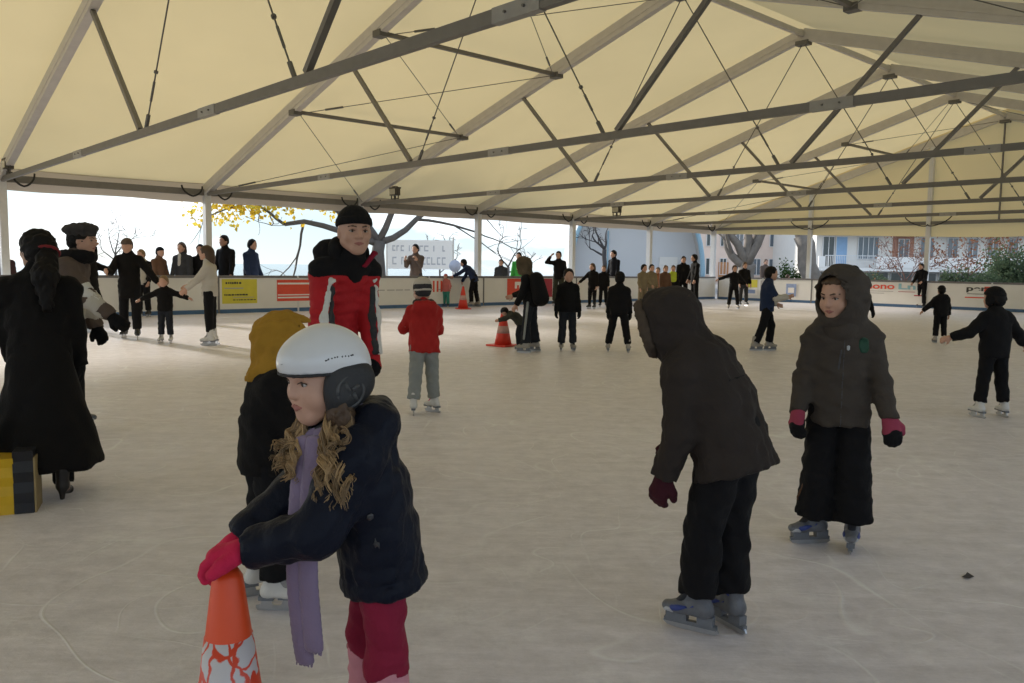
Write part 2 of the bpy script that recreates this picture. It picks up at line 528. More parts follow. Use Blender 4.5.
# floodlights clamped to the tie beams
M_LAMPBODY = mat('lamp_body', (0.10, 0.09, 0.075), 0.5, metal=0.3)
M_LAMPGLASS = mat('lamp_glass', (0.45, 0.42, 0.34), 0.2)
def floodlight(p, label, sc=1.0):
    o = empty('floodlight', p, -PHI)
    tag(o, label, 'floodlight', 'floodlights on the tie beams')
    mb = MB(); mb.box((-0.20, -0.10, 0.14), (0.20, 0.10, 0.40)); mb.box((-0.22, -0.12, 0.38), (0.22, 0.12, 0.43)); mb.box((-0.10, -0.06, 0.43), (0.10, 0.06, 0.47))
    mb.build('housing', M_LAMPBODY, o)
    mb = MB(); mb.box((-0.17, -0.125, 0.17), (0.17, -0.11, 0.37)); mb.build('lens', M_LAMPGLASS, o)
    mb = MB(); mb.bar((-0.215, 0, 0.02), (-0.215, 0, 0.3), 0.02, 0.05); mb.bar((0.215, 0, 0.02), (0.215, 0, 0.3), 0.02, 0.05); mb.bar((-0.22, 0, 0.02), (0.22, 0, 0.02), 0.06, 0.03); mb.bar((0, 0, -0.02), (0, 0, 0.13), 0.06, 0.06)
    mb.build('yoke', M_LAMPBODY, o)
    o.scale = (sc,) * 3
floodlight(T(0, 0.75, HE + 0.06), 'small floodlight on the beam end at the upper left of the rink', 0.8)
floodlight(T(2, 1.9, HE + 0.06), 'small floodlight above the man in the red jacket', 0.8)
floodlight(T(4, 2.2, HE + 0.06), 'small floodlight on the beam above the group of skaters by the boards', 0.8)

# ------------------------------------------------------------------ rink boards with advertisements
M_AD_Y = mat('ad_yellow', (0.66, 0.58, 0.06), 0.5, var=0.1, scale=5)
M_AD_R = mat('ad_red', (0.72, 0.085, 0.045), 0.5, var=0.12, scale=4)
M_AD_W = mat('ad_white', (0.86, 0.82, 0.80), 0.5)
M_AD_K = mat('ad_ink', (0.05, 0.05, 0.045), 0.6)
M_AD_G = mat('ad_grey', (0.42, 0.40, 0.40), 0.6)
M_AD_T = mat('ad_teal', (0.28, 0.50, 0.58), 0.6)
M_AD_D = mat('ad_darkred', (0.40, 0.03, 0.05), 0.5)
M_AD_B = mat('ad_blue', (0.30, 0.38, 0.60), 0.5, var=0.3, scale=6)
BH = 0.98
def barrier(name, n_pan, length, loc, rz, label):
    """boards along local +x, rink side at local -y"""
    o = empty(name, loc, rz)
    tag(o, label, 'rink barrier')
    pl = length / n_pan
    for i in range(n_pan):
        mb = MB(); mb.box((i * pl + 0.008, 0.0, 0.11), ((i + 1) * pl - 0.008, 0.05, BH - 0.03)); mb.build('board_panel', M_BOARD, o)
        mb = MB(); mb.box((i * pl - 0.03, -0.006, 0.0), (i * pl + 0.03, 0.10, BH + 0.02)); mb.build('board_post', M_POST if i % 2 else M_RAIL, o)
        mb = MB(); mb.box((i * pl + 0.031, -0.015, 0.0), ((i + 1) * pl - 0.031, 0.06, 0.106)); mb.build('kick_strip', M_BLUE, o)
        mb = MB(); mb.box((i * pl + 0.031, -0.02, BH - 0.027), ((i + 1) * pl - 0.031, 0.08, BH + 0.04)); mb.build('top_rail', M_RAIL, o)
    return o
def ad(o, x0, x1, z0, z1, m, name='advert_panel', y=-0.008):
    mb = MB(); mb.box((x0, y, z0), (x1, y + 0.006, z1)); return mb.build(name, m, o)
def on_board(x, z, y=-0.012): return Matrix.Translation((x, y, z)) @ Matrix.Rotation(math.pi / 2, 4, 'X')
def lines(parent, rows, m, y=-0.014):
    for x0, x1, z0, z1 in rows:
        mb = MB(); mb.box((x0, y, z0), (x1, y + 0.003, z1)); mb.build('print_line', m, parent)

p0, p1 = T(N0 + 0.1, 0.47, 0), T(N1 - 0.09, 0.47, 0)
LLEN = (p1 - p0).length
rzL = math.atan2(AX.y, AX.x)
NPL = 18
bl = barrier('rink_barrier', NPL, LLEN, p0, rzL, 'white advertising boards with blue base along the lake side of the rink')
def bx(px, py=295):
    """distance along the long barrier of the point seen at this pixel column"""
    d = ray(px, py); o = Vector((0, 0, 0))
    # intersect horizontal ray with the barrier line
    A = np.array([[d.x, -AX.x], [d.y, -AX.y]]); t = np.linalg.solve(A, np.array([p0.x, p0.y]))
    return float(t[1])
a0, a1 = bx(222), bx(257)
y_ = ad(bl, a0, a1, 0.26, BH - 0.06, M_AD_Y); y_['label'] = 'yellow advertisement with dark lettering'
wv = a1 - a0
for zz, u0, u1, hh_ in ((0.82, 0.10, 0.56, 0.06), (0.50, 0.06, 0.70, 0.045), (0.36, 0.30, 0.95, 0.03)):
    x = a0 + u0 * wv
    while x < a0 + u1 * wv:
        w_ = rng.uniform(0.03, 0.085); lines(bl, [(x, x + w_, zz - hh_ / 2, zz + hh_ / 2 * rng.uniform(0.6, 1))], M_AD_K); x += w_ + rng.uniform(0.012, 0.03)
lines(bl, [(a0 + 0.06 * wv, a0 + 0.6 * wv, 0.66, 0.69), (a0 + 0.3 * wv, a0 + 0.9 * wv, 0.42, 0.435)], M_AD_G)
a0, a1 = bx(277), bx(325)
r_ = ad(bl, a0, a1, 0.30, BH - 0.08, M_AD_R); r_['label'] = 'red advertisement with white lines'
lines(bl, [(a0 + 0.02, a1 - 0.02, 0.77, 0.82), (a0 + 0.02, a1 - 0.3, 0.46, 0.49), (a0 + 0.02, a1 - 0.2, 0.38, 0.42)], M_AD_W)
a0, a1 = bx(507), bx(552)
r_ = ad(bl, a0, a1, 0.26, BH - 0.05, M_AD_R); r_['label'] = 'red advertisement with a white letter m'
ad(bl, a0 + 0.78 * (a1 - a0), a1, 0.261, BH - 0.051, M_AD_D, y=-0.011)
def m_logo(x, z, w, h, t):
    mb = MB()
    for k in (0, 0.5, 1): mb.box((x + k * (w - t), -0.014, z), (x + k * (w - t) + t, -0.011, z + h))
    mb.box((x, -0.0145, z + h - t), (x + w, -0.0115, z + h + 0.02)); mb.build('logo_letter', M_AD_W, bl)
m_logo(a0 + 0.16 * (a1 - a0), 0.58, 0.50, 0.22, 0.10)
text('lettering', 'mono', 0.17, M_AD_W, bl, on_board(a0 + 0.28 * (a1 - a0), 0.44, -0.0145), bold=0.004)
a0 = bx(378)
lines(bl, [(a0 + k * 0.33, a0 + k * 0.33 + rng.uniform(0.18, 0.28), 0.56, 0.59) for k in range(9)], M_AD_G, y=-0.004)
a0, a1 = bx(425), bx(448)
for k in range(6): lines(bl, [(a0 + (a1 - a0) * k / 6, a0 + (a1 - a0) * (k + 0.45) / 6, 0.50, 0.86)], M_AD_R, y=-0.004)

g0, g1 = T(N1 - 0.09, 0.62, 0), T(N1 - 0.09, W - 0.5, 0)
GLEN = (g1 - g0).length
rzG = math.atan2(BX.y, BX.x)
bg_ = barrier('rink_barrier', 10, GLEN, g0, rzG, 'white advertising boards across the far gable end of the rink')
def gx(px, py=295):
    d = ray(px, py)
    A = np.array([[d.x, -BX.x], [d.y, -BX.y]]); t = np.linalg.solve(A, np.array([g0.x, g0.y]))
    return float(t[1])
def ad_text(s, px0, px1, z, h, m, bold=0.008):
    x0, x1 = gx(px0), gx(px1)
    o = text('lettering', s, h * 1.35, m, bg_, Matrix(), bold=bold)
    xs = [v.co.x for v in o.data.vertices]; wd = max(xs) - min(xs)
    for v in o.data.vertices: v.co.x *= (x1 - x0) / wd
    o.matrix_local = on_board((x0 + x1) / 2, z, -0.006)
ad_text('mono', 862, 894, 0.78, 0.24, M_AD_R)
lines(bg_, [(gx(866), gx(893), 0.58, 0.60), (gx(870), gx(884), 0.50, 0.52)], M_AD_G, y=-0.005)
ad_text('Lnn', 898, 925, 0.78, 0.22, M_AD_T)
lines(bg_, [(gx(898), gx(915), 0.58, 0.60), (gx(914), gx(926), 0.44, 0.48)], M_AD_D, y=-0.005)
ad_text('pers', 966, 992, 0.78, 0.19, M_AD_K)
lines(bg_, [(gx(967), gx(984), 0.58, 0.60)], M_AD_K, y=-0.005)
lines(bg_, [(gx(984), gx(996), 0.66, 0.86), (gx(965), gx(990), 0.44, 0.48)], M_AD_R, y=-0.005)
for q0, q1, z0, z1, m in ((741, 757, 0.58, 0.92, M_AD_Y), (741, 757, 0.24, 0.54, M_AD_W), (744, 755, 0.32, 0.48, M_AD_B), (760, 772, 0.38, 0.90, M_AD_G), (786, 796, 0.26, 0.78, M_AD_B), (788, 794, 0.4, 0.62, M_AD_W)):
    ad(bg_, gx(q0), gx(q1), z0, z1, m, 'poster', y=-0.006 if m is not M_AD_B and not (q0 == 788) else (-0.010 if m is M_AD_B else -0.014))
r0, r1 = T(N1 - 0.09, W - 0.47, 0), T(N0 + 0.1, W - 0.47, 0)
barrier('rink_barrier', 10, (r1 - r0).length, r0, math.atan2(-AX.y, -AX.x), 'white boards along the near long side of the rink beside the camera')
# ------------------------------------------------------------------ signed-distance modelling of bodies and clothes
class SDF:
    """smooth union of tapered capsules and ellipsoids on a grid, meshed as one continuous surface"""
    def __init__(self, cell): self.cell, self.ops = cell, []
    def cap(self, a, b, ra, rb=None, k=0.03, side=None, ratio=1.0, ring=None, sub=False, flat=''):
        self.ops.append(('cap', np.array(a, float), np.array(b, float), ra, ra if rb is None else rb, k, None if side is None else np.array(side, float), ratio, ring, sub, flat)); return self
    def ell(self, c, r, rot=None, k=0.02, sub=False, inter=False):
        self.ops.append(('ell', np.array(c, float), np.array(r, float), np.eye(3) if rot is None else np.array(rot, float), k, sub, inter)); return self
    def cut(self, p, n):
        """remove everything on the side the normal points to"""
        self.ops.append(('cut', np.array(p, float), np.array(n, float) / np.linalg.norm(n))); return self
    def cut_local(self, p, n, rad):
        """the same, only within a radius of p"""
        self.ops.append(('cutl', np.array(p, float), np.array(n, float) / np.linalg.norm(n), rad)); return self
    def noise(self, amp, wl, seed=0): self.ops.append(('noise', amp, wl, seed)); return self
    def inflate(self, d): self.ops.append(('inf', d)); return self
    def inter(self, other): self.ops.append(('int', other)); return self
    def minus(self, other): self.ops.append(('min', other)); return self
    def bounds(self):
        lo, hi = np.full(3, 1e9), np.full(3, -1e9)
        for o in self.ops:
            if o[0] == 'cap' and not o[9]:
                rr = max(o[3], o[4]) * max(1, o[7])
                lo = np.minimum(lo, np.minimum(o[1], o[2]) - rr); hi = np.maximum(hi, np.maximum(o[1], o[2]) + rr)
            elif o[0] == 'ell' and not o[5] and not o[6]:
                rr = max(o[2]); lo = np.minimum(lo, o[1] - rr); hi = np.maximum(hi, o[1] + rr)
        return lo, hi
    def eval(self, X, Y, Z, org, h):
        D = np.full((len(X), len(Y), len(Z)), 0.5, np.float32)
        def window(lo, hi, pad):
            i0 = np.clip(np.floor((lo - pad - org) / h).astype(int), 0, np.array(D.shape)); i1 = np.clip(np.ceil((hi + pad - org) / h).astype(int) + 1, 0, np.array(D.shape))
            return tuple(slice(a, b) for a, b in zip(i0, i1))
        for o in self.ops:
            if o[0] in ('cap', 'ell'):
                if o[0] == 'cap':
                    _, a, b, ra, rb, k, side, ratio, ring, sub, flat = o; inter = False
                    rr = max(ra, rb) * max(1.0, ratio) * 1.1 + 0.01
                    lo, hi = np.minimum(a, b) - rr, np.maximum(a, b) + rr
                else:
                    _, a, rad, rot, k, sub, inter = o
                    lo, hi = a - max(rad), a + max(rad)
                w = tuple(slice(0, n) for n in D.shape) if inter else window(lo, hi, k + 3 * h)
                x, y, z = X[w[0]], Y[w[1]], Z[w[2]]
                if not (len(x) and len(y) and len(z)): continue
                px, py, pz = x[:, None, None] - a[0], y[None, :, None] - a[1], z[None, None, :] - a[2]
                if o[0] == 'cap':
                    ba = b - a; L2 = max(ba @ ba, 1e-9)
                    t = np.clip((px * ba[0] + py * ba[1] + pz * ba[2]) / L2, 0, 1)
                    qx, qy, qz = px - t * ba[0], py - t * ba[1], pz - t * ba[2]
                    q2 = qx * qx + qy * qy + qz * qz
                    r = ra + (rb - ra) * t
                    if ring: r = r + ring[1] * (np.abs(np.sin(np.pi * t * ring[0])) ** 0.6 - 0.7)
                    if side is not None and ratio != 1.0:
                        qs = qx * side[0] + qy * side[1] + qz * side[2]
                        d = np.sqrt(np.maximum(q2 - qs * qs * (1 - 1 / ratio ** 2), 1e-12)) - r
                    else: d = np.sqrt(q2) - r
                    if flat:
                        L1 = math.sqrt(L2); al = (px * ba[0] + py * ba[1] + pz * ba[2]) / L1
                        if 'b' in flat: d = np.maximum(d, al - L1)
                        if 'a' in flat: d = np.maximum(d, -al)
                else:
                    lx = (px * rot[0, 0] + py * rot[1, 0] + pz * rot[2, 0]) / rad[0]
                    ly = (px * rot[0, 1] + py * rot[1, 1] + pz * rot[2, 1]) / rad[1]
                    lz = (px * rot[0, 2] + py * rot[1, 2] + pz * rot[2, 2]) / rad[2]
                    k0 = np.sqrt(lx * lx + ly * ly + lz * lz)
                    k1 = np.sqrt((lx / rad[0]) ** 2 + (ly / rad[1]) ** 2 + (lz / rad[2]) ** 2) + 1e-9
                    d = k0 * (k0 - 1) / k1
                S = D[w]
                if inter: D[w] = np.maximum(S, d)
                elif sub:
                    hh = np.clip(0.5 - 0.5 * (S + d) / k, 0, 1); D[w] = S * (1 - hh) + (-d) * hh + k * hh * (1 - hh)
                else:
                    hh = np.clip(0.5 + 0.5 * (S - d) / k, 0, 1); D[w] = S * (1 - hh) + d * hh - k * hh * (1 - hh)
            elif o[0] == 'cut':
                d = (X[:, None, None] - o[1][0]) * o[2][0] + (Y[None, :, None] - o[1][1]) * o[2][1] + (Z[None, None, :] - o[1][2]) * o[2][2]
                D = np.maximum(D, d)
            elif o[0] == 'cutl':
                w = window(o[1] - o[3], o[1] + o[3], 0)
                x, y, z = X[w[0]][:, None, None] - o[1][0], Y[w[1]][None, :, None] - o[1][1], Z[w[2]][None, None, :] - o[1][2]
                d = x * o[2][0] + y * o[2][1] + z * o[2][2]
                ok = (x * x + y * y + z * z) < o[3] ** 2
                D[w] = np.where(ok, np.maximum(D[w], d), D[w])
            elif o[0] == 'noise':
                g = np.random.RandomState(o[3]); n = 0
                for i in range(6):
                    kv = g.normal(size=3); kv = kv / np.linalg.norm(kv) * (2 * np.pi / (o[2] * g.uniform(0.6, 1.7)))
                    ph = X[:, None, None] * kv[0] + Y[None, :, None] * kv[1] + Z[None, None, :] * kv[2] + g.uniform(0, 6.28)
                    if i == 0: w0 = np.sin(ph)
                    else: n = n + np.sin(ph + 1.2 * w0)
                D = D + (o[1] * n / 2.2).astype(np.float32)
            elif o[0] == 'inf': D = D - o[1]
            elif o[0] == 'int': D = np.maximum(D, o[1].eval(X, Y, Z, org, h))
            elif o[0] == 'min': D = np.maximum(D, -o[1].eval(X, Y, Z, org, h))
        return D
    def mesh(self, name):
        h = self.cell
        lo, hi = self.bounds()
        lo -= 4 * h + 0.012; hi += 4 * h + 0.012
        n = np.ceil((hi - lo) / h).astype(int) + 1
        X, Y, Z = [(lo[i] + h * np.arange(n[i])).astype(np.float32) for i in range(3)]
        D = self.eval(X, Y, Z, lo, h)
        return surface_nets(name, D, lo, h)

_COR = np.array([(i, j, k) for i in (0, 1) for j in (0, 1) for k in (0, 1)])
_EDG = [(a, b) for a in range(8) for b in range(a + 1, 8) if np.abs(_COR[a] - _COR[b]).sum() == 1]
def surface_nets(name, D, org, h):
    S = D < 0
    cnt = np.zeros(tuple(np.array(D.shape) - 1), np.uint8)
    for c in _COR: cnt += S[c[0]:D.shape[0] - 1 + c[0], c[1]:D.shape[1] - 1 + c[1], c[2]:D.shape[2] - 1 + c[2]]
    idx = np.argwhere((cnt > 0) & (cnt < 8))
    if len(idx) == 0: return mesh_np(name, [(0, 0, 0), (0.001, 0, 0), (0, 0.001, 0)], [(0, 1, 2)])
    V = np.stack([D[idx[:, 0] + c[0], idx[:, 1] + c[1], idx[:, 2] + c[2]] for c in _COR], 1)
    pos = np.zeros((len(idx), 3)); num = np.zeros(len(idx))
    for a, b in _EDG:
        va, vb = V[:, a], V[:, b]
        m = (va < 0) != (vb < 0)
        t = (va[m] / (va[m] - vb[m]))[:, None]
        pos[m] += _COR[a] + (_COR[b] - _COR[a]) * t
        num[m] += 1
    verts = org + h * (idx + pos / num[:, None])
    vid = np.full(cnt.shape, -1, np.int64)
    vid[idx[:, 0], idx[:, 1], idx[:, 2]] = np.arange(len(idx))
    quads = []
    for ax in range(3):
        u, v = (ax + 1) % 3, (ax + 2) % 3
        sa = [slice(None)] * 3; sb = [slice(None)] * 3
        sa[ax] = slice(0, -1); sb[ax] = slice(1, None)
        e = np.argwhere(S[tuple(sa)] != S[tuple(sb)])
        e = e[(e[:, u] > 0) & (e[:, v] > 0) & (e[:, u] < D.shape[u] - 1) & (e[:, v] < D.shape[v] - 1)]
        if not len(e): continue
        def cell(du, dv):
            q = e.copy(); q[:, u] += du; q[:, v] += dv
            return vid[q[:, 0], q[:, 1], q[:, 2]]
        q = np.stack([cell(-1, -1), cell(0, -1), cell(0, 0), cell(-1, 0)], 1)
        inside = S[e[:, 0], e[:, 1], e[:, 2]]
        q[~inside] = q[~inside][:, ::-1]
        quads.append(q)
    F = np.concatenate(quads)
    F = F[(F >= 0).all(1)]
    return mesh_np(name, verts, F)

def rx(a): c, s = math.cos(a), math.sin(a); return np.array([[1, 0, 0], [0, c, -s], [0, s, c]])
def ry(a): c, s = math.cos(a), math.sin(a); return np.array([[c, 0, s], [0, 1, 0], [-s, 0, c]])
def rz(a): c, s = math.cos(a), math.sin(a); return np.array([[c, -s, 0], [s, c, 0], [0, 0, 1]])
def unit(v): v = np.array(v, float); return v / (np.linalg.norm(v) + 1e-12)

SKIN = {'light': mat('skin_light', (0.52, 0.30, 0.215), 0.5, var=0.08, scale=30), 'mid': mat('skin_mid', (0.36, 0.20, 0.14), 0.5, var=0.08, scale=30)}
M_EYE_W = mat('eye_white', (0.42, 0.38, 0.35), 0.3)
M_EYE_D = mat('eye_iris', (0.03, 0.02, 0.015), 0.15)
M_LIP = mat('lips', (0.36, 0.14, 0.115), 0.5)
M_BROW = mat('eyebrow', (0.10, 0.06, 0.04), 0.8)
M_BLADE = mat('skate_blade', (0.45, 0.46, 0.48), 0.3, metal=0.8)
M_BLADE_H = mat('blade_holder', (0.16, 0.17, 0.19), 0.5)

# ---- footwear templates, unit foot length, origin under the ankle at the lowest point, +y to the toe
TEMPL = {}
def boot_template(kind):
    if kind in TEMPL: return TEMPL[kind]
    s = SDF(0.03)
    if kind == 'shoe':
        s.cap((0, -0.2, 0.13), (0, 0.30, 0.10), 0.15, 0.13, k=0.08, side=(1, 0, 0), ratio=1.15).cap((0, 0.30, 0.1), (0, 0.58, 0.09), 0.13, 0.09, k=0.08, side=(1, 0, 0), ratio=1.35)
        s.cap((0, -0.12, 0.1), (0, -0.02, 0.55), 0.15, 0.17, k=0.1).cut((0, 0, 0.02), (0, 0, -1)).cut((0, 0, 0.58), (0, 0, 1))
        top, base = 0.58, 0.0
        blade = None
    elif kind == 'heel':
        s.cap((0, -0.05, 0.30), (0, 0.40, 0.09), 0.12, 0.10, k=0.06).cap((0, 0.40, 0.09), (0, 0.6, 0.07), 0.10, 0.06, k=0.06, side=(1, 0, 0), ratio=1.2)
        s.cap((0, -0.1, 0.3), (0, -0.06, 0.7), 0.13, 0.15, k=0.1).cap((0, -0.17, 0.02), (0, -0.14, 0.25), 0.05, 0.09, k=0.04).cut((0, 0, 0.0), (0, 0, -1)).cut((0, 0, 0.75), (0, 0, 1))
        base = 0.0; blade = None
    else:
        b = 0.30                                                 # blade height under the sole
        s.cap((0, -0.18, b + 0.15), (0, 0.30, b + 0.12), 0.16, 0.145, k=0.08, side=(1, 0, 0), ratio=1.08).cap((0, 0.30, b + 0.12), (0, 0.56, b + 0.10), 0.14, 0.10, k=0.08, side=(1, 0, 0), ratio=1.25)
        s.cap((0, -0.12, b + 0.15), (0, -0.04, b + 0.72), 0.16, 0.20, k=0.1).cap((0, 0.1, b + 0.3), (0, 0.0, b + 0.72), 0.12, 0.13, k=0.1)
        s.cut((0, 0, b + 0.03), (0, 0, -1)).cut((0, 0.02, b + 0.82), (0, 0.15, 1))
        base = b
        mb = MB()
        blade = mb
    me = s.mesh('boot_' + kind)
    parts = []
    if blade is not None:
        b = base
        hold = MB()
        if kind == 'figure':
            hold.box((-0.10, -0.36, b - 0.05), (0.10, -0.02, b + 0.05)); hold.box((-0.12, 0.10, b - 0.015), (0.12, 0.60, b + 0.05))
        else:
            hold.box((-0.09, -0.34, b - 0.12), (0.09, -0.04, b + 0.05)); hold.box((-0.09, 0.16, b - 0.12), (0.09, 0.56, b + 0.05)); hold.box((-0.05, -0.40, b - 0.19), (0.05, 0.60, b - 0.115))
        hm = bpy.data.meshes.new('holder_' + kind); hm.from_pydata(hold.v, [], hold.f); parts.append(('blade_holder', hm))
        prof = [(-0.44, 0.05), (-0.40, 0.005), (-0.2, 0.0), (0.3, 0.0), (0.52, 0.02), (0.62, 0.10), (0.62, 0.15), (0.50, 0.16), (0.44, b - 0.02), (0.20, b - 0.02), (0.14, 0.13), (-0.06, 0.13), (-0.10, b - 0.04), (-0.30, b - 0.04), (-0.34, 0.12), (-0.44, 0.11)]
        if kind != 'figure': prof = [(-0.44, 0.06), (-0.36, 0.01), (-0.1, 0.0), (0.35, 0.0), (0.55, 0.03), (0.64, 0.10), (0.60, b - 0.17), (-0.40, b - 0.17)]
        t = 0.018; m2 = MB(); n = len(prof)
        m2.add([(-t, y, z) for y, z in prof] + [(t, y, z) for y, z in prof], [tuple(range(n)), tuple(reversed(range(n, 2 * n)))] + [((i + 1) % n, i, n + i, n + (i + 1) % n) for i in range(n)])
        bmh = bpy.data.meshes.new('blade_' + kind); bmh.from_pydata(m2.v, [], m2.f); parts.append(('blade', bmh))
        tr = SDF(0.022)                                          # laces / front panel, cuff trim
        tr.cap((0, 0.34, b + 0.20), (0, 0.14, b + 0.42), 0.075, 0.08, k=0.03, side=(1, 0, 0), ratio=1.2).cap((0, 0.14, b + 0.42), (0, 0.11, b + 0.76), 0.08, 0.075, k=0.03, side=(1, 0, 0), ratio=1.2)
        parts.append(('laces', tr.mesh('laces_' + kind)))
        if kind == 'hockey':
            fl = SDF(0.022)
            fl.ops = list(s.ops); fl.inflate(0.012)
            fl.inter(SDF(0.02).cap((-0.19, 0.42, b + 0.13), (-0.19, 0.02, b + 0.24), 0.07, 0.035).cap((0.19, 0.42, b + 0.13), (0.19, 0.02, b + 0.24), 0.07, 0.035).cap((-0.2, -0.1, b + 0.42), (-0.2, 0.1, b + 0.50), 0.05).cap((0.2, -0.1, b + 0.42), (0.2, 0.1, b + 0.50), 0.05))
            parts.append(('side_flash', fl.mesh('flash')))
            tb = SDF(0.025); tb.ops = list(s.ops); tb.inflate(0.014); tb.inter(SDF(0.02).cap((-0.3, -0.1, b + 0.55), (0.3, 0.05, b + 0.60), 0.06).cap((-0.3, 0.5, b + 0.0), (0.3, 0.5, b + 0.0), 0.12))
            parts.append(('ankle_strap', tb.mesh('strap')))
    TEMPL[kind] = (me, parts, base)
    return TEMPL[kind]

FOOT_MATS = {
    'figure_white': ('figure', mat('boot_white', (0.62, 0.60, 0.57), 0.4, var=0.08), {'laces': mat('lace_grey', (0.30, 0.29, 0.28), 0.7)}),
    'figure_pink': ('figure', mat('boot_white', (0.62, 0.60, 0.57), 0.4), {'laces': mat('lace_pink', (0.62, 0.18, 0.24), 0.6)}),
    'figure_black': ('figure', mat('boot_black', (0.02, 0.02, 0.02), 0.4), {}),
    'hockey': ('hockey', mat('boot_grey', (0.13, 0.135, 0.15), 0.4, var=0.25), {'side_flash': mat('flash_blue', (0.03, 0.05, 0.22), 0.4), 'ankle_strap': mat('strap_pale', (0.52, 0.53, 0.55), 0.4), 'laces': mat('lace_black', (0.025, 0.025, 0.03), 0.7)}),
    'hockey_tan': ('hockey', mat('boot_tan', (0.32, 0.29, 0.25), 0.5), {'laces': mat('lace_black', (0.025, 0.025, 0.03), 0.7)}),
    'shoe': ('shoe', mat('shoe_black', (0.02, 0.018, 0.017), 0.45), {}),
    'heel': ('heel', mat('shoe_leather', (0.014, 0.012, 0.012), 0.35), {}),
}

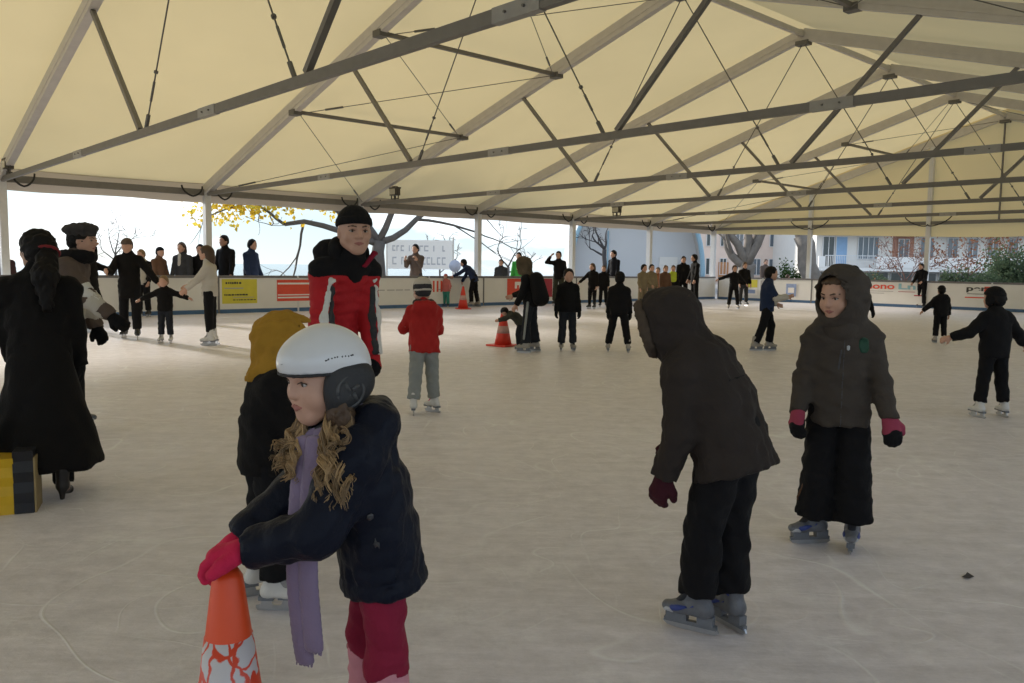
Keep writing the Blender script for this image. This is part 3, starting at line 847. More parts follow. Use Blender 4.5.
class Person:
    """figure built in its own frame: +y is where it faces, the ground is z = 0"""
    def __init__(self, label, pos, yaw, H=1.3, top=None, lean=0, side=0, twist=0, head=(0, 0), la=(8, 8, 15), ra=(8, 8, 15), ll=(0, 3, 2), rl=(0, 3, 2), toe=(8, 8),
                 cell=0.012, shoe='figure_black', girth=1.0, skin='light', headk=1.0, hat_h=0.02, near=False, group=None, cat='person', depth_top=None, arm_k=1.0, fine=0.008, palm=None, curls=None, hand_k=1.0):
        self.hand_k = hand_k
        if palm: self.palm = palm
        if curls: self.curls = curls
        self.arm_k = arm_k
        self.near, self.cell, self.girth = near, cell, girth
        self.fine = fine
        self.shoe = shoe
        self.pos = np.array([pos[0], pos[1], 0.0]); self.yaw = R(yaw)
        self.args = dict(lean=lean, side=side, twist=twist, head=head, la=la, ra=ra, ll=ll, rl=rl, toe=toe)
        self.headk = headk
        self.H = H
        self.fk()
        if top is not None:
            for _ in range(4):
                want = at(512, top, self.pos[1]).z if False else self._z_at(top)
                got = self.headtop()[2] + hat_h
                self.H *= max(0.5, min(2.0, want / got)); self.fk()
        self.skin = SKIN[skin]
        me = self.body_sdf().mesh('person')
        self.ob = link('person', me, None, self.skin)
        self.ob.location = tuple(self.pos); self.ob.rotation_euler = (0, 0, -self.yaw)
        tag(self.ob, label, cat, group)
        self.feet()
    def _z_at(self, top):
        p = at(self.px_hint(), top, self.pos[1]); return p.z
    def px_hint(self): return 512 + FOCAL * self.pos[0] / self.pos[1]
    def loc(self, w):
        """world point to the figure's frame"""
        d = np.array(w, float) - self.pos
        return rz(self.yaw) @ d
    def fk(self):
        A, H = self.args, self.H
        child = np.clip((1.62 - H) / 0.45, 0, 1)
        self.hh = hh = H * (0.133 + 0.030 * child) * self.headk
        self.kid = child
        g = self.girth
        J = {}
        P = np.zeros(3)
        Rt = ry(R(A['side'])) @ rx(-R(A['lean'])) @ rz(-R(A['twist']))
        Rm = ry(R(A['side'] * 0.6)) @ rx(-R(A['lean'] * 0.6))
        self.Rt, self.Rm = Rt, Rm
        J['P'] = P
        for s, sg, leg in (('l', -1, A['ll']), ('r', 1, A['rl'])):
            f, o, kn = R(leg[0]), R(leg[1]), R(leg[2])
            hp = P + np.array([sg * 0.052 * H, 0, -0.01 * H])
            d = np.array([sg * math.sin(o), math.sin(f) * math.cos(o), -math.cos(f) * math.cos(o)])
            d2 = np.array([sg * math.sin(o), math.sin(f - kn) * math.cos(o), -math.cos(f - kn) * math.cos(o)])
            J[s + 'hp'], J[s + 'kn'], J[s + 'an'] = hp, hp + d * 0.238 * H, hp + d * 0.238 * H + d2 * 0.232 * H
        base = {'figure': 0.30, 'hockey': 0.30}.get(FOOT_MATS[self.shoe][0], 0.0)
        self.fl = 0.158 * H
        self.anh = 0.042 * H + base * self.fl
        dz = self.anh - min(J['lan'][2], J['ran'][2])
        for k in J: J[k] = J[k] + np.array([0, 0, dz])
        P = J['P']
        tl = H * (0.295 - 0.01 * child)
        J['M'] = P + Rm @ np.array([0, 0, tl * 0.45])
        J['N'] = J['M'] + Rt @ np.array([0, 0, tl * 0.55])
        shw = H * (0.100 - 0.008 * child) * (0.92 + 0.08 * g)
        for s, sg, arm in (('l', -1, A['la']), ('r', 1, A['ra'])):
            sh = J['N'] + Rt @ np.array([sg * shw, 0, -0.040 * H])
            J[s + 'sh'] = sh
            ul, fl = 0.168 * H * self.arm_k, 0.142 * H * self.arm_k
            if arm[0] == 'ik':
                tgt = np.array(arm[1], float); pole = unit(arm[2])
                d = tgt - sh; L = min(np.linalg.norm(d), (ul + fl) * 0.995); dn = unit(d)
                c = (ul ** 2 + L ** 2 - fl ** 2) / (2 * ul * L); c = np.clip(c, -1, 1)
                pp = unit(pole - dn * (pole @ dn))
                el = sh + dn * ul * c + pp * ul * math.sqrt(1 - c * c)
                wr = sh + dn * L
            else:
                f, o, e = R(arm[0]), R(arm[1]), R(arm[2]); inw = arm[3] if len(arm) > 3 else 0.15
                d = np.array([sg * math.sin(o), math.sin(f) * math.cos(o), -math.cos(f) * math.cos(o)])
                bend = np.array([-sg * inw, math.cos(f), math.sin(f)])
                bend = unit(bend - d * (bend @ d))
                el = sh + d * ul
                wr = el + (d * math.cos(e) + bend * math.sin(e)) * fl
            J[s + 'el'], J[s + 'wr'] = el, wr
        self.J = J
        hy, hp_ = R(A['head'][0]), R(A['head'][1])
        self.Rh = rz(-hy) @ rx(-hp_) @ ry(R(A['side'] * 0.3))
        nk = J['N'] + Rt @ np.array([0, 0.012 * H, 0.02 * H])
        self.nk = nk
        self.hc = nk + Rt @ np.array([0, 0.01 * H, 0.012 * H]) + self.Rh @ np.array([0, 0.10 * hh, 0.52 * hh])
    def headtop(self): return self.hc + np.array([0, 0, 0.5 * self.hh])
    def hp(self, x, y, z):
        """point in head units (head height = 1, origin at its centre)"""
        return self.hc + self.Rh @ (np.array([x, y, z]) * self.hh)
    # -------- body
    def body_sdf(self):
        J, H, hh, g = self.J, self.H, self.hh, self.girth
        sx = self.Rt @ np.array([1, 0, 0])
        s = SDF(min(self.cell, self.fine) if self.near else self.cell)
        s.cap(J['P'], J['M'], 0.058 * H * g, 0.052 * H * g, 0.04, (1, 0, 0), 1.3)
        s.cap(J['M'], J['N'] - self.Rt @ np.array([0, 0, 0.05 * H]), 0.052 * H * g, 0.056 * H * g, 0.04, sx, 1.4)
        s.cap(J['lsh'], J['rsh'], 0.030 * H, 0.030 * H, 0.04)
        for q in 'lr': s.cap(J[q + 'sh'], self.nk, 0.022 * H, 0.026 * H, 0.03)
        for q in 'lr':
            s.cap(J[q + 'sh'], J[q + 'el'], 0.029 * H, 0.022 * H, 0.02)
            s.cap(J[q + 'el'], J[q + 'wr'], 0.022 * H, 0.0155 * H, 0.015)
            s.cap(J[q + 'hp'], J[q + 'kn'], 0.046 * H * g, 0.031 * H, 0.025)
            s.cap(J[q + 'kn'], J[q + 'an'], 0.031 * H, 0.020 * H, 0.015)
            ty = R(self.args['toe'][0 if q == 'l' else 1]) * (1 if q == 'l' else -1)
            s.cap(J[q + 'an'], J[q + 'an'] + np.array([-math.sin(ty) * 0.05 * H, math.cos(ty) * 0.05 * H, -0.016 * H]), 0.018 * H, 0.013 * H, 0.015)
            self.hand_ops(s, q, 1.0 if self.near else 1.25)
        s.cap(J['N'] - self.Rt @ np.array([0, 0, 0.01 * H]), self.hp(0, -0.10, -0.25), 0.032 * H, 0.030 * H, 0.03)
        self.head_ops(s)
        return s
    def head_ops(self, s):
        hh, Rh, hp = self.hh, self.Rh, self.hp
        e = lambda c, r, k=0.008, **kw: s.ell(hp(*c), np.array(r) * hh, Rh, k * hh / 0.2, **kw)
        c_ = lambda a, b, ra, rb, k: s.cap(hp(*a), hp(*b), ra * hh, rb * hh, k * hh / 0.2)
        e((0, -0.05, 0.10), (0.345, 0.44, 0.40))
        e((0, 0.10, -0.10), (0.295, 0.29, 0.30), 0.016)
        c_((0, 0.12, -0.22), (0, 0.235, -0.385), 0.235, 0.115, 0.022)
        for q in (-1, 1):
            c_((q * 0.20, 0.0, -0.22), (q * 0.08, 0.24, -0.37), 0.12, 0.10, 0.02)
            e((q * 0.16, 0.27, -0.11), (0.11, 0.09, 0.11), 0.014)
            e((q * 0.345, -0.02, -0.04), (0.035, 0.085, 0.125), 0.004)
        c_((-0.15, 0.335, 0.10), (0.15, 0.335, 0.10), 0.055, 0.055, 0.012)
        for q in (-1, 1): e((q * 0.145, 0.415, 0.010), (0.085, 0.07, 0.055), 0.010, sub=True)
        kd = getattr(self, 'kid', 1.0)
        c_((0, 0.365, 0.06 + 0.01 * (1 - kd)), (0, 0.475 - 0.045 * kd, -0.105), 0.032, 0.046 - 0.004 * kd, 0.008)
        for q in (-1, 1): c_((q * 0.015, 0.44 - 0.035 * kd, -0.12), (q * 0.060, 0.40 - 0.02 * kd, -0.122), 0.034, 0.030, 0.006)
        if kd > 0.3:
            for q in (-1, 1): e((q * 0.17, 0.22, -0.17), (0.13, 0.12, 0.13), 0.016)
        c_((-0.06, 0.33, -0.25), (0.06, 0.33, -0.25), 0.055, 0.055, 0.014)
    def surf(self, x, z):
        """how far forward the face surface lies at (x, z), in head units"""
        if 'face' not in TEMPL:
            class Stub: pass
            st = Stub(); st.hh = 0.2; st.Rh = np.eye(3); st.hp = lambda a, b, c: np.array([a, b, c]) * 0.2
            sd = SDF(0.002); Person.head_ops(st, sd)
            ax = [np.arange(-0.08, 0.0801, 0.002, dtype=np.float32), np.arange(0.0, 0.125, 0.002, dtype=np.float32), np.arange(-0.1, 0.08, 0.002, dtype=np.float32)]
            D = sd.eval(*ax, np.array([a[0] for a in ax]), 0.002)
            ins = D < 0
            last = D.shape[1] - 1 - np.argmax(ins[:, ::-1, :], axis=1)
            TEMPL['face'] = (ax[1][last] + 0.001) / 0.2
        m = TEMPL['face']
        i = int(np.clip(round((x * 0.2 + 0.08) / 0.002), 0, m.shape[0] - 1)); k = int(np.clip(round((z * 0.2 + 0.1) / 0.002), 0, m.shape[1] - 1))
        return float(m[i, k])
    def face(self):
        """eyes, brows and lips for figures near the camera"""
        hh = self.hh; F = self.surf
        on = lambda x, z, d=0.0: self.hp(x, F(x, z) + d, z)
        for q in (-1, 1):
            s = SDF(0.003).ell(on(q * 0.145, 0.012, -0.012), np.array([0.060, 0.034, 0.034]) * hh, self.Rh)
            e = link('eye', s.mesh('eye'), self.ob, M_EYE_W)
            s = SDF(0.0028).ell(on(q * 0.142, 0.014, 0.010), np.array([0.031, 0.018, 0.031]) * hh, self.Rh)
            link('iris', s.mesh('iris'), e, M_EYE_D)
            s = SDF(0.003)
            for a, b in ((0.07, 0.145), (0.145, 0.225)):
                s.cap(on(q * a, 0.105 + 0.02 * (a > 0.1), 0.004), on(q * b, 0.105 + 0.02 * (b < 0.2), 0.004), 0.017 * hh, 0.015 * hh, 0.004)
            link('eyebrow', s.mesh('eyebrow'), self.ob, M_BROW)
            s = SDF(0.003)
            for (a, za), (b, zb) in (((0.085, 0.020), (0.145, 0.046)), ((0.145, 0.046), (0.212, 0.018))):
                s.cap(on(q * a, za, 0.014), on(q * b, zb, 0.014), 0.010 * hh, 0.011 * hh, 0.003)
            link('eyelid', s.mesh('eyelid'), self.ob, M_BROW)
        s = SDF(0.003)
        for q in (-1, 1):
            s.cap(on(q * 0.10, -0.252, -0.004), on(q * 0.02, -0.236, 0.002), 0.012 * hh, 0.020 * hh, 0.003)
            s.cap(on(q * 0.09, -0.258, -0.004), on(q * 0.0, -0.280, 0.002), 0.012 * hh, 0.022 * hh, 0.003)
        link('lips', s.mesh('lips'), self.ob, M_LIP)
    def hand_frame(self, q):
        J = self.J
        d = unit(J[q + 'wr'] - J[q + 'el'])
        pn = getattr(self, 'palm', {}).get(q)
        inward = np.array([1 if q == 'l' else -1, 0, 0])
        n = unit(pn) if pn is not None else inward
        n = unit(n - d * (n @ d) + 1e-6)
        sd = np.cross(d, n) if q == 'l' else np.cross(n, d)      # thumb side
        return d, n, unit(sd)
    def hand_ops(self, s, q, fat=1.0, curl=None, inflate=0.0):
        H = self.H
        d, n, sd = self.hand_frame(q)
        if curl is None: curl = getattr(self, 'curls', {}).get(q, 28)
        w = self.J[q + 'wr']; L = 0.108 * H * self.hand_k
        r = 0.0068 * H * fat * self.hand_k + inflate
        P = lambda a, b, c: w + d * a * L + sd * b * L + n * c * L
        s.cap(P(-0.1, 0, 0), P(0.12, 0, 0), 0.016 * H + inflate, 0.0175 * H + inflate, 0.012, sd, 1.15)
        s.cap(P(0.12, 0.09, 0), P(0.46, 0.12, 0.02), 0.012 * H + inflate, r * 1.35, 0.014)
        s.cap(P(0.12, -0.07, 0), P(0.44, -0.16, 0.02), 0.012 * H + inflate, r * 1.35, 0.014)
        s.cap(P(0.12, 0.0, 0), P(0.48, -0.02, 0.02), 0.013 * H + inflate, r * 1.5, 0.014)
        for b, ln in ((0.17, 0.42), (0.055, 0.47), (-0.065, 0.44), (-0.175, 0.35)):
            p = P(0.46, b, 0.02); a = 0.0
            for i, fr in enumerate((0.45, 0.32, 0.23)):
                a += R(curl) * (0.7 if i == 0 else 1.0)
                dr = unit(d * math.cos(a) + n * math.sin(a) + sd * b * 0.25)
                p2 = p + dr * ln * fr * L
                s.cap(p, p2, r * (1 - 0.08 * i), r * (0.92 - 0.1 * i), 0.004)
                p = p2
        t0 = P(0.13, 0.16, 0.04); t1 = t0 + unit(d * 0.75 + sd * 0.75 + n * 0.25) * 0.26 * L; t2 = t1 + unit(d * 0.9 + sd * 0.25 + n * 0.45) * 0.20 * L
        s.cap(t0, t1, r * 1.35, r * 1.15, 0.008); s.cap(t1, t2, r * 1.15, r * 0.9, 0.005)
        return s
    def gloves(self, m, which='lr', cuff=None, palm_m=None, inf=0.0035, cell=None):
        for q in which:
            s = SDF(cell or (0.0045 if self.near else 0.010))
            self.hand_ops(s, q, 1.15, inflate=inf)
            d, n, sd = self.hand_frame(q); w = self.J[q + 'wr']; L = 0.108 * self.H * self.hand_k
            s.cap(w - d * 0.42 * L, w, 0.0225 * self.H, 0.019 * self.H, 0.012, sd, 1.1, flat='a')
            o = link('glove', s.mesh('glove'), self.ob, m)
            if palm_m is not None:
                s2 = SDF(s.cell); s2.ops = list(s.ops); s2.inflate(0.002)
                s2.inter(SDF(0.01).cap(w + d * 0.5 * L + n * 0.16 * L, w + d * 1.0 * L + n * 0.16 * L, 0.36 * L, 0.5 * L))
                link('palm_grip', s2.mesh('palm_grip'), o, palm_m)
            if cuff is not None:
                s3 = SDF(s.cell).cap(w - d * 0.46 * L, w - d * 0.1 * L, 0.026 * self.H, 0.023 * self.H, 0.01)
                s3.cut(w - d * 0.46 * L, -d).cut(w - d * 0.08 * L, d)
                link('cuff', s3.mesh('cuff'), o, cuff)
    # -------- clothes
    def jacket(self, m, hem=0.06, t=0.012, flare=1.0, puff=None, seed=1, name='jacket', wrinkle=0.004, sleeve=1.0, collar=True, mats=None, hood=None, vert=0.4, sk=1.0):
        J, H, g = self.J, self.H, self.girth
        sx = self.Rt @ np.array([1, 0, 0]); sm = self.Rm @ np.array([1, 0, 0])
        s = SDF(self.cell)
        up = self.Rm @ np.array([0, 0, 1]); dn = unit(-up * (1 - vert) + np.array([0, 0, -1]) * vert)
        self.hem_dir = dn
        hemp = J['P'] + dn * hem * H
        s.cap(hemp, J['P'] + up * 0.02 * H, (0.070 * H * g + t) * flare, 0.064 * H * g + t, 0.04, sm, 1.28, ring=puff and (max(1, round(puff * (hem + 0.02))), 0.005), flat='a')
        s.cap(J['P'] + up * 0.02 * H, J['M'], 0.064 * H * g + t, 0.060 * H * g + t, 0.04, sm, 1.3, ring=puff and (2, 0.005))
        s.cap(J['M'], J['N'] - self.Rt @ np.array([0, 0, 0.055 * H]), 0.060 * H * g + t, 0.060 * H * g + t, 0.05, sx, 1.36, ring=puff and (2, 0.005))
        s.cap(J['lsh'], J['rsh'], 0.032 * H + t * 0.7, 0.032 * H + t * 0.7, 0.04)
        for q in 'lr': s.cap(J[q + 'sh'], self.nk - self.Rt @ np.array([0, 0, 0.012 * H]), 0.024 * H + t * 0.6, 0.030 * H + t * 0.6, 0.04)
        for q in 'lr':
            ct = 0.85 * t
            s.cap(J[q + 'sh'], J[q + 'el'], (0.033 * H + ct) * sk, (0.026 * H + ct) * sk, 0.025, ring=puff and (3, 0.005))
            wr = J[q + 'el'] + (J[q + 'wr'] - J[q + 'el']) * sleeve
            s.cap(J[q + 'el'], wr, (0.027 * H + ct) * sk, (0.0215 * H + ct * 0.75) * sk, 0.02, ring=puff and (3, 0.004), flat='b')
        if collar:
            s.cap(J['N'] - self.Rt @ np.array([0, 0, 0.02 * H]), self.nk + self.Rt @ np.array([0, 0.004 * H, 0.018 * H]), 0.045 * H + t * 0.5, 0.040 * H + t * 0.4, 0.03)
        if hood == 'down':
            b = J['N'] + self.Rt @ np.array([0, -0.062 * H, 0.0])
            s.cap(b - sx * 0.05 * H, b + sx * 0.05 * H, 0.030 * H + t, 0.030 * H + t, 0.03)
            s.cap(b - self.Rt @ np.array([0, 0.005 * H, 0.035 * H]), b - self.Rt @ np.array([0, 0, 0.0]), 0.028 * H, 0.035 * H, 0.03, sx, 1.5)
        if hood == 'up': self.hood_ops(s)
        s.noise(wrinkle, 0.09 * H / 1.3, seed)
        if hood == 'up': self.hood_cut(s)
        self.jk = s
        self.jk_ob = link(name, s.mesh(name), self.ob, m)
        return self.jk_ob
    def hood_ops(self, s, tilt=0.0):
        hh = self.hh
        s.ell(self.hp(0, -0.10, 0.06), np.array([0.53, 0.60, 0.62]) * hh, self.Rh, 0.03)
        s.ell(self.hp(0, -0.42, 0.12), np.array([0.26, 0.26, 0.28]) * hh, self.Rh, 0.05)
        s.cap(self.hp(0, -0.10, -0.35), self.J['N'] - self.Rt @ np.array([0, 0.01 * self.H, 0.03 * self.H]), 0.46 * hh, 0.47 * hh, 0.06)
    def hood_cut(self, s):
        hh = self.hh
        s.ell(self.hp(0, 0.06, 0.03), np.array([0.40, 0.47, 0.50]) * hh, self.Rh, 0.012, sub=True)
        s.cap(self.hp(0, 0.30, 0.04), self.hp(0, 0.85, 0.02), 0.335 * hh, 0.44 * hh, 0.012, sub=True, side=self.Rh @ np.array([0, 0, 1]), ratio=1.2)
    def over(self, name, m, vol, inf=0.003, parent=None, cell=None):
        """a patch of the jacket surface: the inflated jacket inside a volume"""
        s = SDF(cell or self.cell); s.ops = list(self.jk.ops); s.inflate(inf); s.inter(vol)
        lo, hi = vol.bounds(); s.bounds = lambda: (lo, hi)
        return link(name, s.mesh(name), parent or self.jk_ob, m)
    def trousers(self, m, t=0.010, hem_r=0.032, seed=3, stop=0.06, wrinkle=0.004, name='trousers', knee_r=0.038):
        J, H, g = self.J, self.H, self.girth
        s = SDF(self.cell)
        s.cap(J['P'] + np.array([0, 0, 0.05 * H]), J['P'] - np.array([0, 0, 0.02 * H]), 0.058 * H * g + t, 0.058 * H * g + t, 0.04, (1, 0, 0), 1.3)
        for q in 'lr':
            an = J[q + 'kn'] + (J[q + 'an'] - J[q + 'kn']) * (1 - stop)
            s.cap(J[q + 'hp'], J[q + 'kn'], 0.050 * H * g + t, knee_r * H + t, 0.015)
            s.cap(J[q + 'kn'], an, knee_r * H + t, hem_r * H + t, 0.012, flat='b')
        s.noise(wrinkle, 0.08 * H / 1.3, seed)
        self.tr = s
        self.tr_ob = link(name, s.mesh(name), self.ob, m)
        return self.tr_ob
    def feet(self):
        kind, bm_, extra = FOOT_MATS[self.shoe]
        me, parts, base = boot_template(kind)
        for i, q in enumerate('lr'):
            an = self.J[q + 'an']; kn = self.J[q + 'kn']
            lift = an[2] - self.anh
            sh = unit(an - kn)
            pitch = 0.0
            if lift > 0.03: pitch = math.atan2(sh[1], -sh[2]) * 0.8
            yw = R(self.args['toe'][i]) * (1 if q == 'l' else -1)
            Mx = rz(yw) @ rx(pitch)
            org = an - Mx @ np.array([0, 0, self.anh])
            m4 = Matrix([list(Mx[r] * self.fl) + [org[r]] for r in range(3)] + [[0, 0, 0, 1]])
            b = link('skate' if base else 'shoe', me if not me.materials or me.materials[0] == bm_ else me.copy(), self.ob)
            if not b.data.materials: b.data.materials.append(bm_)
            elif b.data.materials[0] != bm_: b.data.materials[0] = bm_
            b.matrix_local = m4
            for nm, pm in parts:
                mm = extra.get(nm) or (M_BLADE if nm == 'blade' else M_BLADE_H if nm == 'blade_holder' else bm_)
                key = (pm.name, mm.name)
                if key not in TEMPL:
                    c = pm.copy(); c.materials.clear(); c.materials.append(mm); TEMPL[key] = c
                link(nm, TEMPL[key], b)
    # -------- head wear and hair
    def beanie(self, m, z=0.10, band=None, pom=False, name='beanie', tall=1.0, band_z=None):
        hh = self.hh
        s = SDF(self.cell if not self.near else 0.007)
        s.ell(self.hp(0, -0.05, 0.14), np.array([0.39, 0.47, 0.42 * tall]) * hh, self.Rh, 0.02)
        s.noise(0.0015, 0.03, 5)
        s.cut(self.hp(0, 0, z), self.Rh @ np.array([0, 0.12, -1]))
        o = link(name, s.mesh(name), self.ob, m)
        s2 = SDF(s.cell); s2.ops = list(s.ops[:1]); s2.inflate(0.004)
        zz = z + 0.16
        s2.cut(self.hp(0, 0, z - 0.01), self.Rh @ np.array([0, 0.12, -1])).cut(self.hp(0, 0, zz), self.Rh @ np.array([0, -0.12, 1]))
        link('turn_up', s2.mesh('turn_up'), o, band or m)
        if pom: link('pompom', SDF(s.cell).ell(self.hp(0, -0.1, 0.6), np.full(3, 0.11) * hh, k=0.01).noise(0.005, 0.02).mesh('pompom'), o, band or m)
        return o
    def hair(self, m, length=0.0, volume=1.0, seed=2, name='hair', back=0.0):
        hh = self.hh
        s = SDF(self.cell if not self.near else 0.008)
        v = volume
        s.ell(self.hp(0, -0.08, 0.13), np.array([0.375 * v, 0.455 * v, 0.42 * v]) * hh, self.Rh, 0.02)
        s.ell(self.hp(0, -0.22, -0.08), np.array([0.36 * v, 0.32 * v, 0.34]) * hh, self.Rh, 0.03)
        if length > 0:
            a = self.hp(0, -0.30, 0.0); b = self.hp(0, -0.36 - back, -0.35) ; c = b + np.array([0, -0.02, -length])
            s.cap(a, b, 0.30 * hh, 0.28 * hh, 0.04, self.Rh @ np.array([1, 0, 0]), 1.2)
            s.cap(b, c, 0.28 * hh, 0.17 * hh, 0.04, self.Rh @ np.array([1, 0, 0]), 1.4)
        s.noise(0.005, 0.035, seed)
        s.ell(self.hp(0, 0.42, -0.12), np.array([0.33, 0.36, 0.42]) * hh, self.Rh, 0.02, sub=True)
        return link(name, s.mesh(name), self.ob, m)
#PART3
# ------------------------------------------------------------------ clothing materials
K_BLACK = cloth('cloth_black', (0.010, 0.0095, 0.0105))
K_BLACK2 = cloth('cloth_black_warm', (0.009, 0.008, 0.0078))
K_NAVY = cloth('cloth_navy', (0.007, 0.009, 0.018), rough=0.5, sheen=0.02)
K_BROWN = cloth('cloth_dark_brown', (0.034, 0.0265, 0.023))
K_GREYBR = cloth('cloth_charcoal_brown', (0.060, 0.049, 0.041))
K_INNER = cloth('hood_lining', (0.075, 0.055, 0.040))
K_RED = cloth('cloth_red', (0.42, 0.018, 0.024), rough=0.6)
K_RED2 = cloth('cloth_red_kid', (0.38, 0.022, 0.020), rough=0.7)
K_WHITE = cloth('cloth_white', (0.66, 0.64, 0.61), var=0.08)
K_CREAM = cloth('cloth_cream', (0.50, 0.46, 0.40), var=0.1)
K_GREY = cloth('cloth_grey', (0.26, 0.27, 0.26))
K_DGREY = cloth('cloth_dark_grey', (0.045, 0.045, 0.048))
K_MUST = cloth('cloth_mustard', (0.36, 0.19, 0.025))
K_PINK = cloth('glove_pink', (0.58, 0.022, 0.075), rough=0.75)
K_PINK2 = cloth('glove_dull_pink', (0.30, 0.05, 0.085))
K_MAG = cloth('trouser_magenta', (0.24, 0.016, 0.042), rough=0.7)
K_LPINK = cloth('cloth_light_pink', (0.60, 0.27, 0.31))
K_MAUVE = cloth('scarf_mauve', (0.22, 0.165, 0.25), sheen=0.3)
K_JEAN = cloth('denim_dark', (0.020, 0.022, 0.028))
K_TAN = cloth('cloth_tan', (0.20, 0.16, 0.10))
K_BRN = cloth('cloth_brown', (0.12, 0.065, 0.04))
K_GREEN = cloth('cloth_green', (0.06, 0.34, 0.06))
K_TEAL = cloth('cloth_teal', (0.05, 0.24, 0.20))
K_SALMON = cloth('cloth_salmon', (0.52, 0.16, 0.15))
K_BLUE = cloth('cloth_blue', (0.022, 0.034, 0.075))
K_TAUPE = cloth('cloth_taupe', (0.115, 0.085, 0.07))
K_LIME = cloth('cloth_lime', (0.42, 0.50, 0.05))
H_DARK = mat('hair_dark', (0.007, 0.0055, 0.005), 0.65, bump=0.3, bscale=60, spec=0.2)
H_BROWN = mat('hair_brown', (0.07, 0.04, 0.022), 0.55, bump=0.4, bscale=60)
H_BLOND = mat('hair_blond', (0.42, 0.27, 0.13), 0.5, var=0.35, scale=40, bump=0.4, bscale=90)
H_BLOND2 = mat('hair_fair', (0.22, 0.14, 0.07), 0.5, var=0.3, scale=40, bump=0.4)

# ------------------------------------------------------------------ traffic cones
M_CONE = mat('cone_orange', (0.80, 0.085, 0.018), 0.4, var=0.1, scale=6)
M_CONE_R = mat('cone_red', (0.66, 0.05, 0.025), 0.45, var=0.15, scale=6)
def mat_worn_band():
    m = bpy.data.materials.new('worn_reflective_band'); m.use_nodes = True
    nt = m.node_tree; b = nt.nodes['Principled BSDF']; b.inputs['Roughness'].default_value = 0.4
    N = nt.nodes.new; L = nt.links
    tc = N('ShaderNodeTexCoord'); no = N('ShaderNodeTexNoise'); no.inputs['Scale'].default_value = 6; no.inputs['Detail'].default_value = 3
    ad_ = N('ShaderNodeMix'); ad_.data_type = 'RGBA'; ad_.inputs['Factor'].default_value = 0.16
    L.new(tc.outputs['Object'], no.inputs['Vector']); L.new(tc.outputs['Object'], ad_.inputs['A']); L.new(no.outputs['Color'], ad_.inputs['B'])
    vo = N('ShaderNodeTexVoronoi'); vo.feature = 'DISTANCE_TO_EDGE'; vo.inputs['Scale'].default_value = 24
    mp = N('ShaderNodeMapping'); mp.inputs['Scale'].default_value = (1.0, 1.0, 0.5)
    L.new(ad_.outputs['Result'], mp.inputs['Vector']); L.new(mp.outputs['Vector'], vo.inputs['Vector'])
    n2 = N('ShaderNodeTexNoise'); n2.inputs['Scale'].default_value = 17; n2.inputs['Detail'].default_value = 6; n2.inputs['Roughness'].default_value = 0.7
    L.new(tc.outputs['Object'], n2.inputs['Vector'])
    ma = N('ShaderNodeMath'); ma.operation = 'MULTIPLY_ADD'; ma.inputs[1].default_value = 0.35; ma.inputs[2].default_value = -0.135
    L.new(n2.outputs['Fac'], ma.inputs[0])
    m2 = N('ShaderNodeMath'); m2.operation = 'SUBTRACT'; L.new(vo.outputs['Distance'], m2.inputs[0]); L.new(ma.outputs[0], m2.inputs[1])
    rp = N('ShaderNodeMapRange'); rp.inputs['From Min'].default_value = 0.02; rp.inputs['From Max'].default_value = 0.06
    L.new(m2.outputs[0], rp.inputs['Value'])
    mx = N('ShaderNodeMix'); mx.data_type = 'RGBA'; mx.inputs['A'].default_value = (0.72, 0.06, 0.02, 1); mx.inputs['B'].default_value = (0.62, 0.58, 0.58, 1)
    L.new(rp.outputs['Result'], mx.inputs['Factor']); L.new(mx.outputs['Result'], b.inputs['Base Color'])
    return m
M_BAND = mat_worn_band()
M_BAND2 = mat('cone_band', (0.50, 0.30, 0.26), 0.5, var=0.3, scale=20)
def cone(pos, h, r0, r1, label, band, rz_=0.3, m=None):
    m = m or M_CONE
    o = empty('traffic_cone', (pos[0], pos[1], 0), rz_)
    tag(o, label, 'traffic cone', 'traffic cones used as skating aids')
    z0, z1 = band
    rr = lambda z: r0 + (r1 - r0) * z / h
    MB().lathe([(rr(0.03) , 0.03), (rr(z0 * h), z0 * h), (rr(h * 0.97), h * 0.97), (rr(h) * 0.75, h)], 40).build('cone_shell', m, o, True)
    MB().lathe([(rr(z0 * h) + 0.002, z0 * h), (rr((z0 + z1) / 2 * h) + 0.0025, (z0 + z1) / 2 * h), (rr(z1 * h) + 0.002, z1 * h)], 40).build('reflective_band', M_BAND if h > 0.55 and m is M_CONE else M_BAND2, o, True)
    b = r0 * 1.35
    MB().box((-b, -b, 0.004), (b, b, 0.03)).build('base', m, o)
    return o
CONE_P = at(228, 600, 1.95)
cone(CONE_P, 0.60, 0.113, 0.034, 'orange cone with worn white band held by the helmeted girl', (0.20, 0.72))
c2 = ground(503, 346); cone(c2, 0.62, 0.155, 0.03, 'red cone with a pale band beside the hooded skater in black', (0.36, 0.56), 0.9, M_CONE_R)
c3 = ground(463, 309); cone(c3, 0.72, 0.17, 0.03, 'small distant cone held by the bending man near the boards', (0.4, 0.6), 0.2, M_CONE_R)

